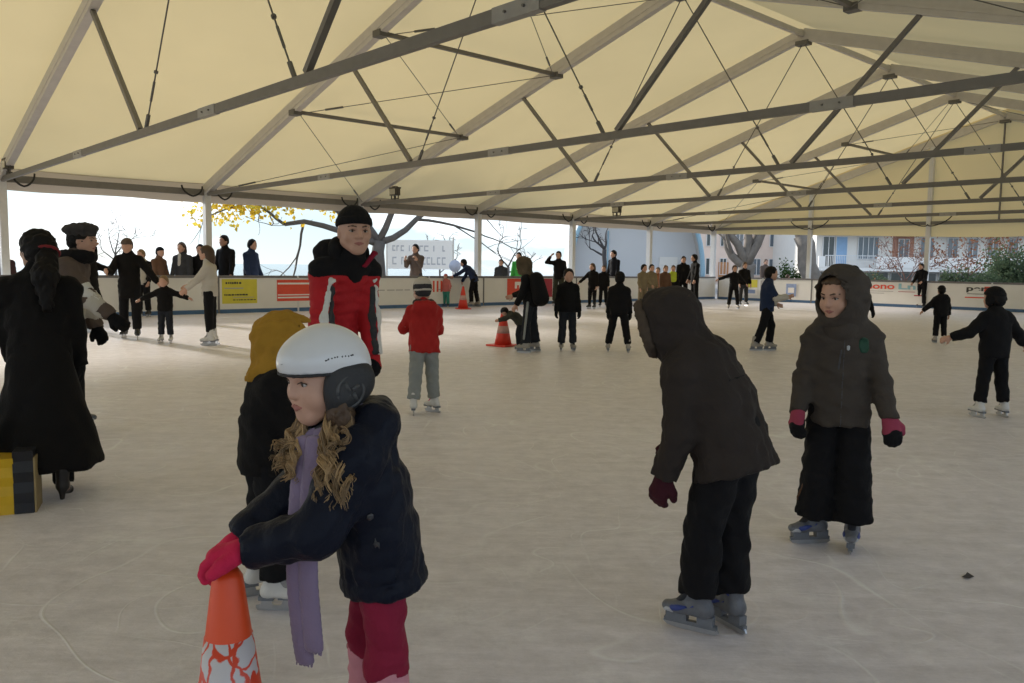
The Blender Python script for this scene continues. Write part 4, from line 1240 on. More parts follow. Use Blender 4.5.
# ------------------------------------------------------------------ people close to the camera
def strands(name, parent, m, roots, n, seed, r=0.0022, curl=0.011, spread=0.01, turns=2.0, per=9):
    """curly locks: bundles of wavy tubes that share one winding, from root to tip"""
    g = random.Random(seed); mb = MB()
    for i in range(n):
        a, b = roots[g.randrange(len(roots))]
        off = Vector((g.gauss(0, 1), g.gauss(0, 1), g.gauss(0, 0.6))) * spread
        a2 = Vector(a) + off * 0.7
        b2 = Vector(b) + off * 1.2 + Vector((0, 0, g.uniform(-0.015, 0.07)))
        d = (b2 - a2).normalized(); u = d.orthogonal().normalized(); v = d.cross(u)
        ph = g.uniform(0, 6.28); tn = turns * g.uniform(0.7, 1.3) * g.choice((-1, 1)); cu = curl * g.uniform(0.7, 1.25)
        for q in range(per):
            o = Vector((g.gauss(0, 1), g.gauss(0, 1), g.gauss(0, 1))) * 0.0022
            p2 = ph + g.gauss(0, 0.22); end = g.uniform(0.86, 1.0); fray = Vector((g.gauss(0, 1), g.gauss(0, 1), g.gauss(0, 1))) * 0.004
            pts, rad = [], []
            for k in range(20):
                t = end * k / 19
                w_ = cu * min(1, 0.25 + t * 1.6)
                pts.append(a2.lerp(b2, t) + (u * math.cos(p2 + tn * 6.28 * t) + v * math.sin(p2 + tn * 6.28 * t)) * w_ + o + fray * t * t + Vector((0, 0, -0.015 * math.sin(3.14 * t))))
                rad.append(r * (1 - 0.7 * t ** 3))
            mb.tube(pts, rad, 4)
    return mb.build(name, m, parent, True)

def smooth_line(pts, n):
    """Catmull-Rom points through pts"""
    q = [np.array(p_, float) for p_ in pts]; q = [2 * q[0] - q[1]] + q + [2 * q[-1] - q[-2]]; out_ = []
    for i in range(1, len(q) - 2):
        for k in range(n):
            u = k / n
            out_.append(0.5 * (2 * q[i] + (q[i + 1] - q[i - 1]) * u + (2 * q[i - 1] - 5 * q[i] + 4 * q[i + 1] - q[i + 2]) * u * u + (3 * q[i] - q[i - 1] - 3 * q[i + 1] + q[i + 2]) * u ** 3))
    return out_ + [q[-2]]

def girl():
    pos = at(380, 640, 2.08)
    P = Person('girl in white ski helmet and navy puffer jacket leaning on the orange cone', (pos.x, pos.y), 256, H=1.2, top=326, hat_h=0.02, lean=17, head=(-30, 8),
               near=True, cell=0.0085, shoe='figure_white', girth=1.05, ll=(-2, 3, 4), rl=(6, 3, 4), toe=(0, 0), headk=1.20, arm_k=1.12, fine=0.0055, hand_k=1.22)
    # second pass with the hands on the cone
    P.palm = {'l': (0, 0.0, -1), 'r': (0, 0.0, -1)}; P.curls = {'l': 34, 'r': 34}
    lw, rw = P.loc(at(246, 549, 1.90)), P.loc(at(238, 541, 2.0))
    P.args['la'] = ('ik', lw, (-0.5, -0.3, -0.9)); P.args['ra'] = ('ik', rw, (0.6, -0.2, -0.8))
    P.fk()
    me = P.body_sdf().mesh('person'); me.materials.append(P.skin); P.ob.data = me
    P.trousers(K_MAG, t=0.004, hem_r=0.048, stop=0.82, seed=4, knee_r=0.045)
    s = SDF(0.009)
    for q in 'lr':
        a = P.J[q + 'kn'] + (P.J[q + 'an'] - P.J[q + 'kn']) * 0.12
        s.cap(a, P.J[q + 'an'], 0.047 * P.H, 0.042 * P.H, 0.01, flat='ab'); s.noise(0.003, 0.07, 9)
        link('leg_warmer', s.mesh('leg_warmer'), P.ob, K_LPINK); s = SDF(0.009)
    P.jacket(K_NAVY, hem=0.10, t=0.025, flare=1.08, puff=22, wrinkle=0.0035, hood='down', seed=11, sk=1.22)
    P.gloves(K_PINK, inf=0.006, cell=0.004)
    P.face()
    hp, hh, Rh = P.hp, P.hh, P.Rh
    # hood lying on the back, collar
    # helmet
    white = mat('helmet_white', (0.66, 0.66, 0.68), 0.32, var=0.04, coat=0.3)
    pad = mat('helmet_pad', (0.022, 0.022, 0.024), 0.6, bump=0.15, bscale=120)
    s = SDF(0.006)
    s.ell(hp(0, -0.04, 0.18), np.array([0.415, 0.485, 0.45]) * hh, Rh, 0.02)
    s.ell(hp(0, 0.24, 0.24), np.array([0.30, 0.24, 0.22]) * hh, Rh, 0.04)
    s.ell(hp(0, -0.30, 0.06), np.array([0.36, 0.26, 0.36]) * hh, Rh, 0.04)
    s.cut(hp(0, 0.5, 0.155), Rh @ np.array([0, 0.10, -1.0]))
    s.ell(hp(0, 0.0, -0.06), np.array([0.37, 0.45, 0.47]) * hh, Rh, 0.006, sub=True)
    shell = link('helmet', s.mesh('helmet'), P.ob, white)
    # back of the shell drops lower than the front
    s2 = SDF(0.006)
    s2.ell(hp(0, -0.18, 0.10), np.array([0.41, 0.37, 0.42]) * hh, Rh, 0.02)
    s2.cut(hp(0, 0.05, -0.02), Rh @ np.array([0, 0.9, -0.55])).cut(hp(0, 0, -0.06), Rh @ np.array([0, 0.0, -1]))
    link('helmet_back', s2.mesh('helmet_back'), shell, white)
    s3 = SDF(0.006); s3.ops = list(s.ops[:3]); s3.inflate(0.003).cut(hp(0, 0.5, 0.125), Rh @ np.array([0, 0.10, -1])).cut(hp(0, 0.5, 0.165), Rh @ np.array([0, -0.10, 1]))
    s3.ell(hp(0, 0.0, -0.06), np.array([0.37, 0.45, 0.47]) * hh, Rh, 0.006, sub=True)
    link('rim_trim', s3.mesh('rim_trim'), shell, pad)
    for q in (-1, 1):
        e = SDF(0.005)
        e.ell(hp(q * 0.35, -0.06, -0.08), np.array([0.11, 0.27, 0.30]) * hh, Rh, 0.02)
        e.cap(hp(q * 0.35, 0.04, -0.20), hp(q * 0.29, 0.10, -0.40), 0.12 * hh, 0.08 * hh, 0.03)
        e.ell(hp(q * 0.32, -0.30, -0.05), np.array([0.12, 0.18, 0.22]) * hh, Rh, 0.03)
        ep = link('ear_pad', e.mesh('ear_pad'), shell, pad)
        ring = MB()
        pts = [hp(q * (0.462 - 0.03 * abs(math.sin(a))), -0.06 + 0.17 * math.cos(a), -0.13 + 0.17 * math.sin(a)) for a in [2 * math.pi * k / 28 for k in range(29)]]
        ring.tube(pts, 0.0045, 6); ring.build('pad_ring', mat('pad_ring', (0.06, 0.06, 0.062), 0.45), ep, True)
        sp = MB()
        for a in (0.6, 2.2, 3.7, 5.3):
            sp.tube([hp(q * 0.464, -0.06 + 0.03 * math.cos(a), -0.13 + 0.03 * math.sin(a)), hp(q * 0.452, -0.06 + 0.13 * math.cos(a + 0.5), -0.13 + 0.13 * math.sin(a + 0.5))], 0.006, 6)
        sp.build('pad_vent', mat('pad_ring', (0.06, 0.06, 0.062), 0.45), ep, True)
        st = SDF(0.004).cap(hp(q * 0.36, 0.12, -0.40), hp(q * 0.05, 0.22, -0.56), 0.03 * hh, 0.03 * hh, 0.01)
        link('chin_strap', st.mesh('chin_strap'), shell, pad)
    v = SDF(0.004); v.ops = list(s.ops[:3]); v.inflate(0.0025); v.inter(SDF(0.01).ell(hp(-0.06, 0.66, 0.27), np.array([0.13, 0.16, 0.035]) * hh, Rh))
    v.bounds = lambda: (hp(-0.06, 0.6, 0.27) - 0.06, hp(-0.06, 0.6, 0.27) + 0.06)
    link('front_vent', v.mesh('front_vent'), shell, mat('vent_grey', (0.18, 0.18, 0.18), 0.5))
    # small dark lettering on the side of the shell
    L0 = SDF(0.0022); L0.ops = list(s.ops[:3]); L0.inflate(0.0012)
    vol = SDF(0.003); g = random.Random(3)
    y = 0.16
    for k in range(11):
        z0 = 0.265 + 0.010 * math.sin(k * 0.5); hgt = g.choice((0.02, 0.026, 0.03)); dy = g.choice((0.0, 0.014, -0.01))
        if k == 5: y -= 0.03; continue
        vol.cap(hp(-0.30, y, z0), hp(-0.52, y + dy, z0 + hgt), 0.0028, 0.0028, 0.001)
        vol.cap(hp(-0.50, y, z0), hp(-0.50, y + dy, z0 + hgt), 0.0028, 0.0028, 0.001)
        y -= 0.036
    L0.inter(vol); lo, hi = vol.bounds(); L0.bounds = lambda: (lo, hi)
    link('lettering', L0.mesh('lettering'), shell, mat('logo_ink', (0.05, 0.05, 0.055), 0.5))
    # curly hair falling beside the scarf
    lk = lambda *q: [(P.loc(at(a, b, c)), P.loc(at(d, e, f))) for a, b, c, d, e, f in q]
    for k, (m_, nst) in enumerate(((H_BLOND, 22), (H_BLOND2, 18))):
        strands('hair', P.ob, m_, lk((338, 412, 1.985, 342, 505, 1.852), (328, 414, 1.98, 320, 502, 1.86), (345, 412, 1.99, 334, 474, 1.865)), nst, 5 + k, spread=0.0095, curl=0.0105, r=0.0019, turns=2.0)
        strands('hair', P.ob, m_, lk((304, 416, 2.03, 284, 470, 1.97), (300, 420, 2.03, 274, 474, 1.98), (306, 420, 2.02, 292, 486, 1.96)), nst, 15 + k, spread=0.008, curl=0.0105, r=0.0019, turns=2.0)
    hb = SDF(0.007).cap(hp(-0.36, 0.05, -0.34), hp(-0.38, 0.05, -0.55), 0.10 * hh, 0.13 * hh, 0.03).cap(hp(0.28, 0.12, -0.34), hp(0.22, 0.20, -0.6), 0.09 * hh, 0.11 * hh, 0.03).cap(hp(-0.36, 0.05, -0.34), hp(0, -0.3, -0.4), 0.1 * hh, 0.2 * hh, 0.04).noise(0.005, 0.03)
    link('hair', hb.mesh('hair'), P.ob, H_BROWN)
    # scarf: wrap round the neck and two hanging ends
    J, H = P.J, P.H
    sc = SDF(0.006)
    nk = P.nk + P.Rt @ np.array([0, 0.01, 0.01])
    ringp = [nk + P.Rt @ np.array([0.060 * math.cos(a), 0.070 * math.sin(a) + 0.01, -0.02 - 0.014 * math.sin(a)]) for a in [2 * math.pi * k / 12 for k in range(13)]]
    for a, b in zip(ringp[:-1], ringp[1:]): sc.cap(a, b, 0.022, 0.022, 0.02, (0, 0, 1), 1.3)
    sc.noise(0.004, 0.05, 3)
    wrap = link('scarf', sc.mesh('scarf'), P.ob, K_MAUVE)
    for k, (pix, dep) in enumerate((([(305, 440), (299, 500), (296, 570), (300, 625), (305, 660)], [1.985, 1.965, 1.97, 1.98, 1.985]), ([(316, 440), (310, 500), (308, 570), (311, 615), (314, 648)], [1.965, 1.945, 1.95, 1.96, 1.965]))):
        e = SDF(0.004)
        pts = [P.loc(at(px, py, d_)) for (px, py), d_ in zip(pix, dep)]
        cr = smooth_line(pts, 5)
        for a, b in zip(cr[:-1], cr[1:]): e.cap(a, b, 0.0125, 0.0125, 0.002, rz(P.yaw) @ np.array([0.95, -0.3, 0]), 2.2)
        eo = link('scarf_end', e.mesh('scarf_end'), wrap, K_MAUVE)
        fr = MB(); g = random.Random(k)
        tip = Vector(pts[-1]); dr = Vector(rz(P.yaw) @ np.array([0.95, -0.3, 0]))
        for i in range(9):
            q = tip + dr * (i / 8 - 0.5) * 0.045
            fr.tube([q, q + Vector((g.uniform(-.003, .003), g.uniform(-.003, .003), -0.016))], 0.0025, 4)
        fr.build('fringe', K_MAUVE, eo)
    # pocket zip and sleeve badge
    a = P.loc(at(352, 521, 1.95)); P.over('pocket_zip', mat('zip_dark', (0.05, 0.05, 0.055), 0.4), SDF(0.005).cap(P.loc(at(371, 518, 1.93)), P.loc(at(376, 548, 1.93)), 0.012), inf=0.004, cell=0.005)
    P.over('sleeve_badge', mat('badge_pale', (0.42, 0.42, 0.44), 0.5), SDF(0.004).cap(P.loc(at(357, 488, 1.88)), P.loc(at(367, 484, 1.88)), 0.010), inf=0.003, cell=0.004)
girl()

def boy_front():
    pos = ground(832, 546)
    P = Person('boy in charcoal hooded jacket with pink gloves facing the camera', (pos.x, pos.y), 197, H=1.32, top=266, hat_h=0.03, lean=3, head=(40, 11),
               near=True, cell=0.010, shoe='hockey', girth=1.0, la=(6, 15, 14), ra=(-4, 13, 30), ll=(4, 2, 6), rl=(0, 2, 3), toe=(-8, 66), headk=1.12, fine=0.0055, curls={'l': 22, 'r': 30}, palm={'l': (0.3, -1, 0), 'r': (-0.8, -0.6, 0)})
    P.trousers(K_BLACK, t=0.012, hem_r=0.064, stop=0.10, seed=8, knee_r=0.053)
    P.jacket(K_GREYBR, hem=0.085, t=0.022, flare=1.06, hood='up', wrinkle=0.005, seed=21, collar=True)
    s = SDF(0.009); s.cap(P.hp(0, 0.0, -0.62), P.hp(0, 0.08, -0.46), 0.42 * P.hh, 0.36 * P.hh, 0.02, flat='b')
    link('collar', s.mesh('collar'), P.jk_ob, K_GREYBR)
    P.gloves(K_PINK2, palm_m=K_BLACK, cuff=K_PINK2, inf=0.008, cell=0.0055)
    P.face()
    hr = SDF(0.007).ell(P.hp(0, 0.03, 0.33), np.array([0.31, 0.31, 0.14]) * P.hh, P.Rh).noise(0.003, 0.03); link('hair', hr.mesh('hair'), P.ob, H_BROWN)
    J = P.J; c = P.Rt
    ch = lambda x, y, z: J['N'] + c @ np.array([x, y, z])
    def wall(x0, z0, x1, z1, r, n):
        v = SDF(0.005)
        for k in range(n): v.cap(ch(x0 + (x1 - x0) * k / (n - 1), 0.05, z0 + (z1 - z0) * k / (n - 1)), ch(x0 + (x1 - x0) * k / (n - 1), 0.24, z0 + (z1 - z0) * k / (n - 1)), r, r, 0.002)
        return v
    zk = mat('zip_dark', (0.006, 0.006, 0.006), 0.4)
    P.over('chest_zip', zk, wall(0.012, -0.10, 0.02, -0.19, 0.0045, 16), cell=0.0045, inf=0.003)
    P.over('front_zip', zk, wall(0.0, -0.03, 0.0, -0.47, 0.004, 60), cell=0.005, inf=0.002)
    P.over('chest_emblem', mat('emblem_pale', (0.45, 0.45, 0.45), 0.5), wall(-0.018, -0.092, -0.018, -0.082, 0.008, 2), cell=0.004, inf=0.004)
    P.over('shoulder_patch', mat('patch_green', (0.008, 0.05, 0.026), 0.6), wall(-0.085, -0.06, -0.09, -0.09, 0.024, 3), cell=0.006, inf=0.003)
    zp = SDF(0.005).cap(P.J['rkn'] + np.array([0.07, 0.03, -0.1]), P.J['ran'] + np.array([0.10, 0.03, 0.07]), 0.008); s = SDF(0.006); s.ops = list(P.tr.ops); s.inflate(0.003); s.inter(zp); lo, hi = zp.bounds(); s.bounds = lambda: (lo, hi)
    link('trouser_piping', s.mesh('trouser_piping'), P.tr_ob, K_BRN)
boy_front()

def boy_back():
    pos = ground(724, 634)
    P = Person('boy in dark brown hooded coat bending to skate with his back turned', (pos.x, pos.y), 312, H=1.36, top=291, hat_h=0.03, lean=31, side=-7, head=(-28, 24),
               near=True, cell=0.0095, shoe='hockey', girth=1.12, la=(-6, 10, 22), ra=(6, 8, 40), ll=(12, 0, 8), rl=(5, 0, 8), toe=(12, 20))
    P.trousers(K_BLACK, t=0.016, hem_r=0.042, stop=0.12, seed=18, knee_r=0.044, wrinkle=0.005)
    P.jacket(K_BROWN, hem=0.075, t=0.030, flare=1.12, hood='up', wrinkle=0.005, seed=31, vert=0.25)
    s = SDF(0.009)                                                # lining showing round the face opening
    n = 18; pts = []
    for k in range(n + 1):
        a = 2 * math.pi * k / n
        pts.append(P.hp(0.38 * math.cos(a), 0.36 - 0.05 * math.sin(a), 0.04 + 0.47 * math.sin(a)))
    for a, b in zip(pts[:-1], pts[1:]): s.cap(a, b, 0.020, 0.020, 0.01)
    s.noise(0.004, 0.02, 2)
    link('hood_trim', s.mesh('hood_trim'), P.jk_ob, K_INNER)
    P.gloves(cloth('glove_dark', (0.05, 0.012, 0.018)), inf=0.005, cell=0.006)
    sx = P.Rt
    b0 = P.J['N'] + sx @ np.array([0, -0.10, -0.16])
    P.over('back_seam', K_BLACK, SDF(0.006).cap(b0 + sx @ np.array([-0.18, -0.02, 0.01]), b0 + sx @ np.array([0.10, -0.02, 0]), 0.006), inf=0.0015, cell=0.006)
    k = P.J['rkn']; zp = SDF(0.005).cap(k + np.array([0.03, -0.09, -0.10]), k + np.array([0.05, -0.08, -0.095]), 0.014)
    s = SDF(0.006); s.ops = list(P.tr.ops); s.inflate(0.004); s.inter(zp); lo, hi = zp.bounds(); s.bounds = lambda: (lo, hi)
    link('snow_patch', s.mesh('snow_patch'), P.tr_ob, K_WHITE)
boy_back()

def woman_black():
    pos = at(46, 495, 4.66)
    P = Person('woman in long black coat with dark ponytail walking on the ice', (pos.x, pos.y), 338, H=1.55, top=229, hat_h=0.012, lean=5, head=(-42, -2), near=True, cell=0.013,
               shoe='heel', la=(10, 4, 25), ra=(5, 5, 22), ll=(14, 3, 6), rl=(-12, 3, 10), toe=(5, 5), skin='light')
    P.trousers(K_BLACK2, t=0.008, hem_r=0.03)
    J, H = P.J, P.H
    P.jacket(K_BLACK2, hem=0.08, t=0.020, flare=1.05, name='coat', wrinkle=0.004, seed=41, vert=0.6)
    s = SDF(0.014)
    s.cap(J['P'] + np.array([0, 0, 0.08 * H]), J['P'] * np.array([1, 1, 0]) + np.array([0.02, -0.04, 0.175]), 0.078 * H, 0.165 * H, 0.03, (1, 0, 0), 1.12, flat='b')
    for a in range(7):
        an = a * 0.9 + 0.2
        s.cap(J['P'] + np.array([0.05 * math.cos(an), 0.05 * math.sin(an), -0.1]), np.array([0.20 * math.cos(an) * H * 0.75, 0.19 * math.sin(an) * H * 0.75 - 0.04, 0.175 + 0.02 * math.sin(3 * an)]), 0.05 * H, 0.045 * H, 0.06, flat='b')
    s.noise(0.006, 0.16, 6)
    link('coat_skirt', s.mesh('coat_skirt'), P.jk_ob, K_BLACK2)
    P.face(); P.gloves(K_BLACK, cell=0.009)
    P.hair(H_DARK, volume=1.10, seed=4)
    a = P.hp(0.05, -0.42, 0.05); b = P.J['N'] + P.Rt @ np.array([0.05, -0.12, 0.0]); c = P.J['N'] + P.Rt @ np.array([0.06, -0.15, -0.17])
    pt = SDF(0.010).cap(a, b, 0.055, 0.065, 0.03).cap(b, c, 0.065, 0.03, 0.03).noise(0.006, 0.04, 3)
    link('ponytail', pt.mesh('ponytail'), P.ob, H_DARK)
    tie = MB(); ax_ = unit(b - a); u = unit(np.cross(ax_, [0, 0, 1.0])); v = np.cross(ax_, u); m_ = a + (b - a) * 0.12
    tie.tube([m_ + (u * math.cos(t) + v * math.sin(t)) * 0.058 for t in [2 * math.pi * k / 16 for k in range(17)]], 0.010, 6)
    tie.build('hair_tie', mat('tie_red', (0.20, 0.01, 0.015), 0.6), P.ob, True)
    sh = P.over('bag_strap', mat('strap_light', (0.30, 0.28, 0.26), 0.5), SDF(0.006).cap(P.J['N'] + P.Rt @ np.array([0.055, -0.12, -0.065]), P.J['N'] + P.Rt @ np.array([-0.10, -0.13, -0.24]), 0.007), inf=0.004, cell=0.006)
woman_black()

# bag standing on the ice at the edge of the frame
bp = ground(14, 511)
bag = empty('shopping_bag', (bp.x - 0.13, bp.y - 0.02, 0), R(22))
tag(bag, 'yellow and black shopping bag standing on the ice behind the woman in black', 'bag')
M_BAGY = mat('bag_yellow', (0.62, 0.38, 0.012), 0.5, var=0.12); M_BAGK = mat('bag_black', (0.014, 0.014, 0.018), 0.5)
def bagbody(x0, x1, y0, y1, h, m, nm):
    mb = MB(); n = 6; vs_ = []
    for k in range(n + 1):
        z = h * k / n; t_ = 0.012 * math.sin(3.0 * k) + 0.02 * k / n
        vs_ += [(x0 - t_ * 0.2, y0 + t_, z), (x1 + t_ * 0.1, y0 + t_, z), (x1 + t_ * 0.1, y1 - t_, z), (x0 - t_ * 0.2, y1 - t_, z)]
    fs = [(4 * k + i, 4 * k + (i + 1) % 4, 4 * k + 4 + (i + 1) % 4, 4 * k + 4 + i) for k in range(n) for i in range(4)] + [(3, 2, 1, 0), tuple(4 * n + i for i in range(4))]
    return mb.add(vs_, fs).build(nm, m, bag)
bagbody(-0.20, 0.14, -0.10, 0.10, 0.30, M_BAGY, 'yellow_side')
bagbody(0.142, 0.235, -0.102, 0.102, 0.335, M_BAGK, 'black_gusset')
MB().box((0.238, -0.10, 0.0), (0.246, 0.10, 0.30)).build('edge_piping', mat('piping_tan', (0.30, 0.22, 0.10), 0.6), bag)
MB().tube([Vector((-0.1, 0, 0.30)), Vector((-0.09, 0, 0.44)), Vector((-0.02, 0, 0.50)), Vector((0.05, 0, 0.44)), Vector((0.06, 0, 0.30))], 0.01, 6).build('bag_handle', M_BAGK, bag, True)
MB().box((-0.20, -0.06, 0.302), (0.02, 0.06, 0.50)).build('white_contents', mat('bag_content', (0.45, 0.50, 0.42), 0.6), bag)

def man_red():
    pos = at(333, 400, 4.9)
    P = Person('man in red and black ski jacket with black beanie behind the helmeted girl', (pos.x, pos.y), 132, H=1.72, top=208, hat_h=0.015, lean=23, head=(22, 2), near=True, cell=0.012,
               shoe='hockey', la=(2, 0, 12), ra=(8, 6, 14), ll=(4, 4, 10), rl=(0, 4, 8), girth=0.86, headk=1.2, fine=0.0065)
    P.trousers(K_BLACK, t=0.016, hem_r=0.04)
    P.jacket(K_RED, hem=0.06, t=0.026, seed=51, wrinkle=0.006, hood='down')
    P.face()
    J, c, H = P.J, P.Rt, P.H
    ch = lambda x, y, z: J['N'] + c @ np.array([x, y, z])
    P.over('yoke', K_BLACK, SDF(0.02).cap(ch(-0.22, 0, 0.03), ch(0.22, 0, 0.03), 0.125, 0.125, 0.02).cap(ch(0, 0.10, 0.0), ch(0, 0.14, -0.06), 0.08, 0.05, 0.02).ell(ch(0, -0.12, 0.0), (0.26, 0.16, 0.18), c, 0.02), inf=0.004)
    P.over('front_zip', mat('zip_silver', (0.20, 0.20, 0.2), 0.4), SDF(0.006).cap(ch(0, 0.22, 0.03), ch(0, 0.24, -0.55), 0.008), cell=0.007, inf=0.005)
    for q, sg in (('r', 1), ('l', -1)):
        sh, el, wr = J[q + 'sh'], J[q + 'el'], J[q + 'wr']
        o = np.array([sg * 0.035, 0.065, 0.0])
        v = SDF(0.008).cap(ch(sg * 0.07, 0.13, -0.10), sh + np.array([0, 0.10, -0.05]), 0.012).cap(sh + np.array([0, 0.10, -0.05]), el + o, 0.022).cap(el + o, wr + o * 0.6, 0.022)
        P.over('sleeve_stripe', K_WHITE, v, inf=0.006, cell=0.008)
        v = SDF(0.008).cap(sh + np.array([-sg * 0.02, 0.09, -0.10]), el + np.array([-sg * 0.02, 0.07, 0]), 0.026).cap(el + np.array([-sg * 0.02, 0.07, 0]), wr + np.array([-sg * 0.02, 0.06, 0]), 0.026)
        P.over('sleeve_panel', K_DGREY, v, inf=0.004, cell=0.010)
    cl = SDF(0.009)
    for a, b in ((ch(-0.05, 0.10, 0.01), ch(-0.115, 0.075, 0.085)),):
        cl.cap(a, b, 0.010, 0.014, 0.02, c @ np.array([1, 0.4, 0.3]), 1.9)
    link('open_collar', cl.mesh('open_collar'), P.jk_ob, cloth('collar_red', (0.22, 0.012, 0.03)))
    cl = SDF(0.009)
    for k in range(9):
        a0, a1 = math.pi * (1.05 + 0.9 * k / 9) , math.pi * (1.05 + 0.9 * (k + 1) / 9)
        cl.cap(ch(0.095 * math.cos(a0), 0.02 + 0.10 * math.sin(a0), 0.05), ch(0.095 * math.cos(a1), 0.02 + 0.10 * math.sin(a1), 0.05), 0.038, 0.038, 0.02, (0, 0, 1), 1.6)
    link('collar', cl.mesh('collar'), P.jk_ob, K_BLACK)
    P.gloves(K_RED, palm_m=K_BLACK, cuff=K_BLACK, inf=0.008, cell=0.007)
    P.beanie(K_BLACK, z=0.14, tall=1.08)
man_red()

def kid_red():
    pos = ground(424, 413)
    P = Person('small child in red jacket and striped woolly hat seen from behind', (pos.x, pos.y), 345, H=1.15, top=276, hat_h=0.03, lean=4, head=(-15, 6), near=True, cell=0.012,
               shoe='figure_pink', la=(30, 20, 70, 0.6), ra=(25, 12, 70, 0.6), ll=(-8, 5, 0), rl=(5, 4, 4), toe=(-10, -40), headk=1.15)
    P.trousers(K_GREY, t=0.016, hem_r=0.036, stop=0.14, seed=5)
    P.jacket(K_RED2, hem=0.075, t=0.024, flare=1.08, seed=61, wrinkle=0.005, hood='down')
    P.gloves(K_DGREY, cell=0.008)
    h = P.beanie(K_DGREY, z=-0.22, tall=1.1, band=K_DGREY)
    for z0, z1, m in ((-0.02, 0.08, K_CREAM), (0.26, 0.66, K_CREAM)):
        s = SDF(0.008).ell(P.hp(0, -0.05, 0.14), np.array([0.405, 0.485, 0.475]) * P.hh, P.Rh); s.cut(P.hp(0, 0, z0), P.Rh @ np.array([0, 0, -1])).cut(P.hp(0, 0, z1), P.Rh @ np.array([0, 0, 1]))
        link('stripe', s.mesh('stripe'), h, m)
    sc = SDF(0.010)
    for k in range(10):
        a0, a1 = 2 * math.pi * k / 10, 2 * math.pi * (k + 1) / 10
        f = lambda a: P.nk + np.array([0.07 * math.cos(a), 0.075 * math.sin(a), 0.012])
        sc.cap(f(a0), f(a1), 0.03, 0.03, 0.02)
    link('scarf', sc.noise(0.004, 0.04).mesh('scarf'), P.ob, K_DGREY)
    J, c = P.J, P.Rt
    v = SDF(0.006)
    for q in 'lr': v.cap(J[q + 'el'] + np.array([0, -0.06, 0.02]), J[q + 'wr'] + np.array([0, -0.05, 0]), 0.010)
    P.over('sleeve_piping', K_CREAM, v, cell=0.008)
kid_red()

def kid_mustard():
    pos = ground(268, 602)
    P = Person('child in mustard hood and black jacket half hidden behind the girl', (pos.x, pos.y), 62, H=1.12, top=312, hat_h=0.03, lean=6, head=(0, 6), near=True, cell=0.011,
               shoe='figure_white', la=(20, 14, 35), ra=(20, 10, 40), ll=(0, 4, 4), rl=(4, 4, 6), toe=(0, 30))
    P.trousers(K_BLACK, t=0.016, hem_r=0.04, stop=0.12)
    P.jacket(K_BLACK2, hem=0.07, t=0.026, puff=20, seed=71)
    P.face()
    s = SDF(0.009); P.hood_ops(s)
    s.cap(P.hp(0, 0.15, 0.44), P.hp(0.02, 0.50, 0.50), 0.16 * P.hh, 0.05 * P.hh, 0.05)
    s.noise(0.006, 0.06, 7); P.hood_cut(s)
    s.cut(P.J['N'] - P.Rt @ np.array([0, 0, 0.02]), P.Rt @ np.array([0, 0.2, -1]))
    link('hood', s.mesh('hood'), P.ob, K_MUST)
    P.gloves(K_BLACK, cell=0.007)
kid_mustard()

def beret_person():
    pos = at(62, 300, 6.3)
    P = Person('person in grey beret and taupe jacket with white bands behind the woman in black', (pos.x, pos.y), 78, H=1.68, top=224, hat_h=0.015, lean=14, head=(10, 4), near=True, cell=0.013,
               shoe='hockey', la=(4, 6, 20), ra=(36, 8, 14), ll=(6, 4, 10), rl=(-4, 4, 6))
    P.trousers(K_BLACK, t=0.014, hem_r=0.04)
    P.jacket(K_TAUPE, hem=0.08, t=0.030, flare=1.1, seed=81, wrinkle=0.006)
    J, c = P.J, P.Rt
    for z, r, m in ((-0.20, 0.030, K_WHITE), (-0.38, 0.055, K_CREAM)):
        v = SDF(0.01).cap(J['N'] + c @ np.array([-0.25, -0.2, z]), J['N'] + c @ np.array([-0.25, 0.3, z]), r).cap(J['N'] + c @ np.array([0.25, -0.2, z]), J['N'] + c @ np.array([0.25, 0.3, z]), r)
        for k in range(6): v.cap(J['N'] + c @ np.array([-0.25 + 0.1 * k, -0.2, z]), J['N'] + c @ np.array([-0.25 + 0.1 * k, 0.3, z]), r)
        P.over('chest_band', m, v, inf=0.005)
    for q in 'lr':
        a, b, e = J[q + 'sh'], J[q + 'el'], J[q + 'wr']
        for t_, r, m in ((0.78, 0.03, K_WHITE), (1.35, 0.055, K_CREAM)):
            p = a + (b - a) * min(t_, 1) + (e - b) * max(0, t_ - 1); d = unit(b - a if t_ < 1 else e - b)
            v = SDF(0.01).cap(p - d * r, p + d * r, 0.11, 0.11, flat='ab'); P.over('sleeve_band', m, v, inf=0.005)
    P.gloves(K_BLACK, inf=0.006, cell=0.008)
    P.face()
    P.hair(H_DARK, volume=1.0)
    s = SDF(0.010).ell(P.hp(0.0, -0.12, 0.40), np.array([0.56, 0.62, 0.22]) * P.hh, P.Rh @ rx(0.15), 0.03).ell(P.hp(0, -0.05, 0.25), np.array([0.40, 0.47, 0.22]) * P.hh, P.Rh, 0.03).noise(0.006, 0.06)
    s.cut(P.hp(0, 0, 0.12), P.Rh @ np.array([0, 0, -1]))
    link('beret', s.mesh('beret'), P.ob, cloth('beret_wool', (0.055, 0.050, 0.048)))
    sc = SDF(0.012)
    for k in range(10):
        a0, a1 = 2 * math.pi * k / 10, 2 * math.pi * (k + 1) / 10
        f = lambda a: P.nk + np.array([0.09 * math.cos(a), 0.09 * math.sin(a), 0.0])
        sc.cap(f(a0), f(a1), 0.045, 0.045, 0.03)
    link('scarf', sc.noise(0.005, 0.05).mesh('scarf'), P.ob, K_BLACK)
beret_person()
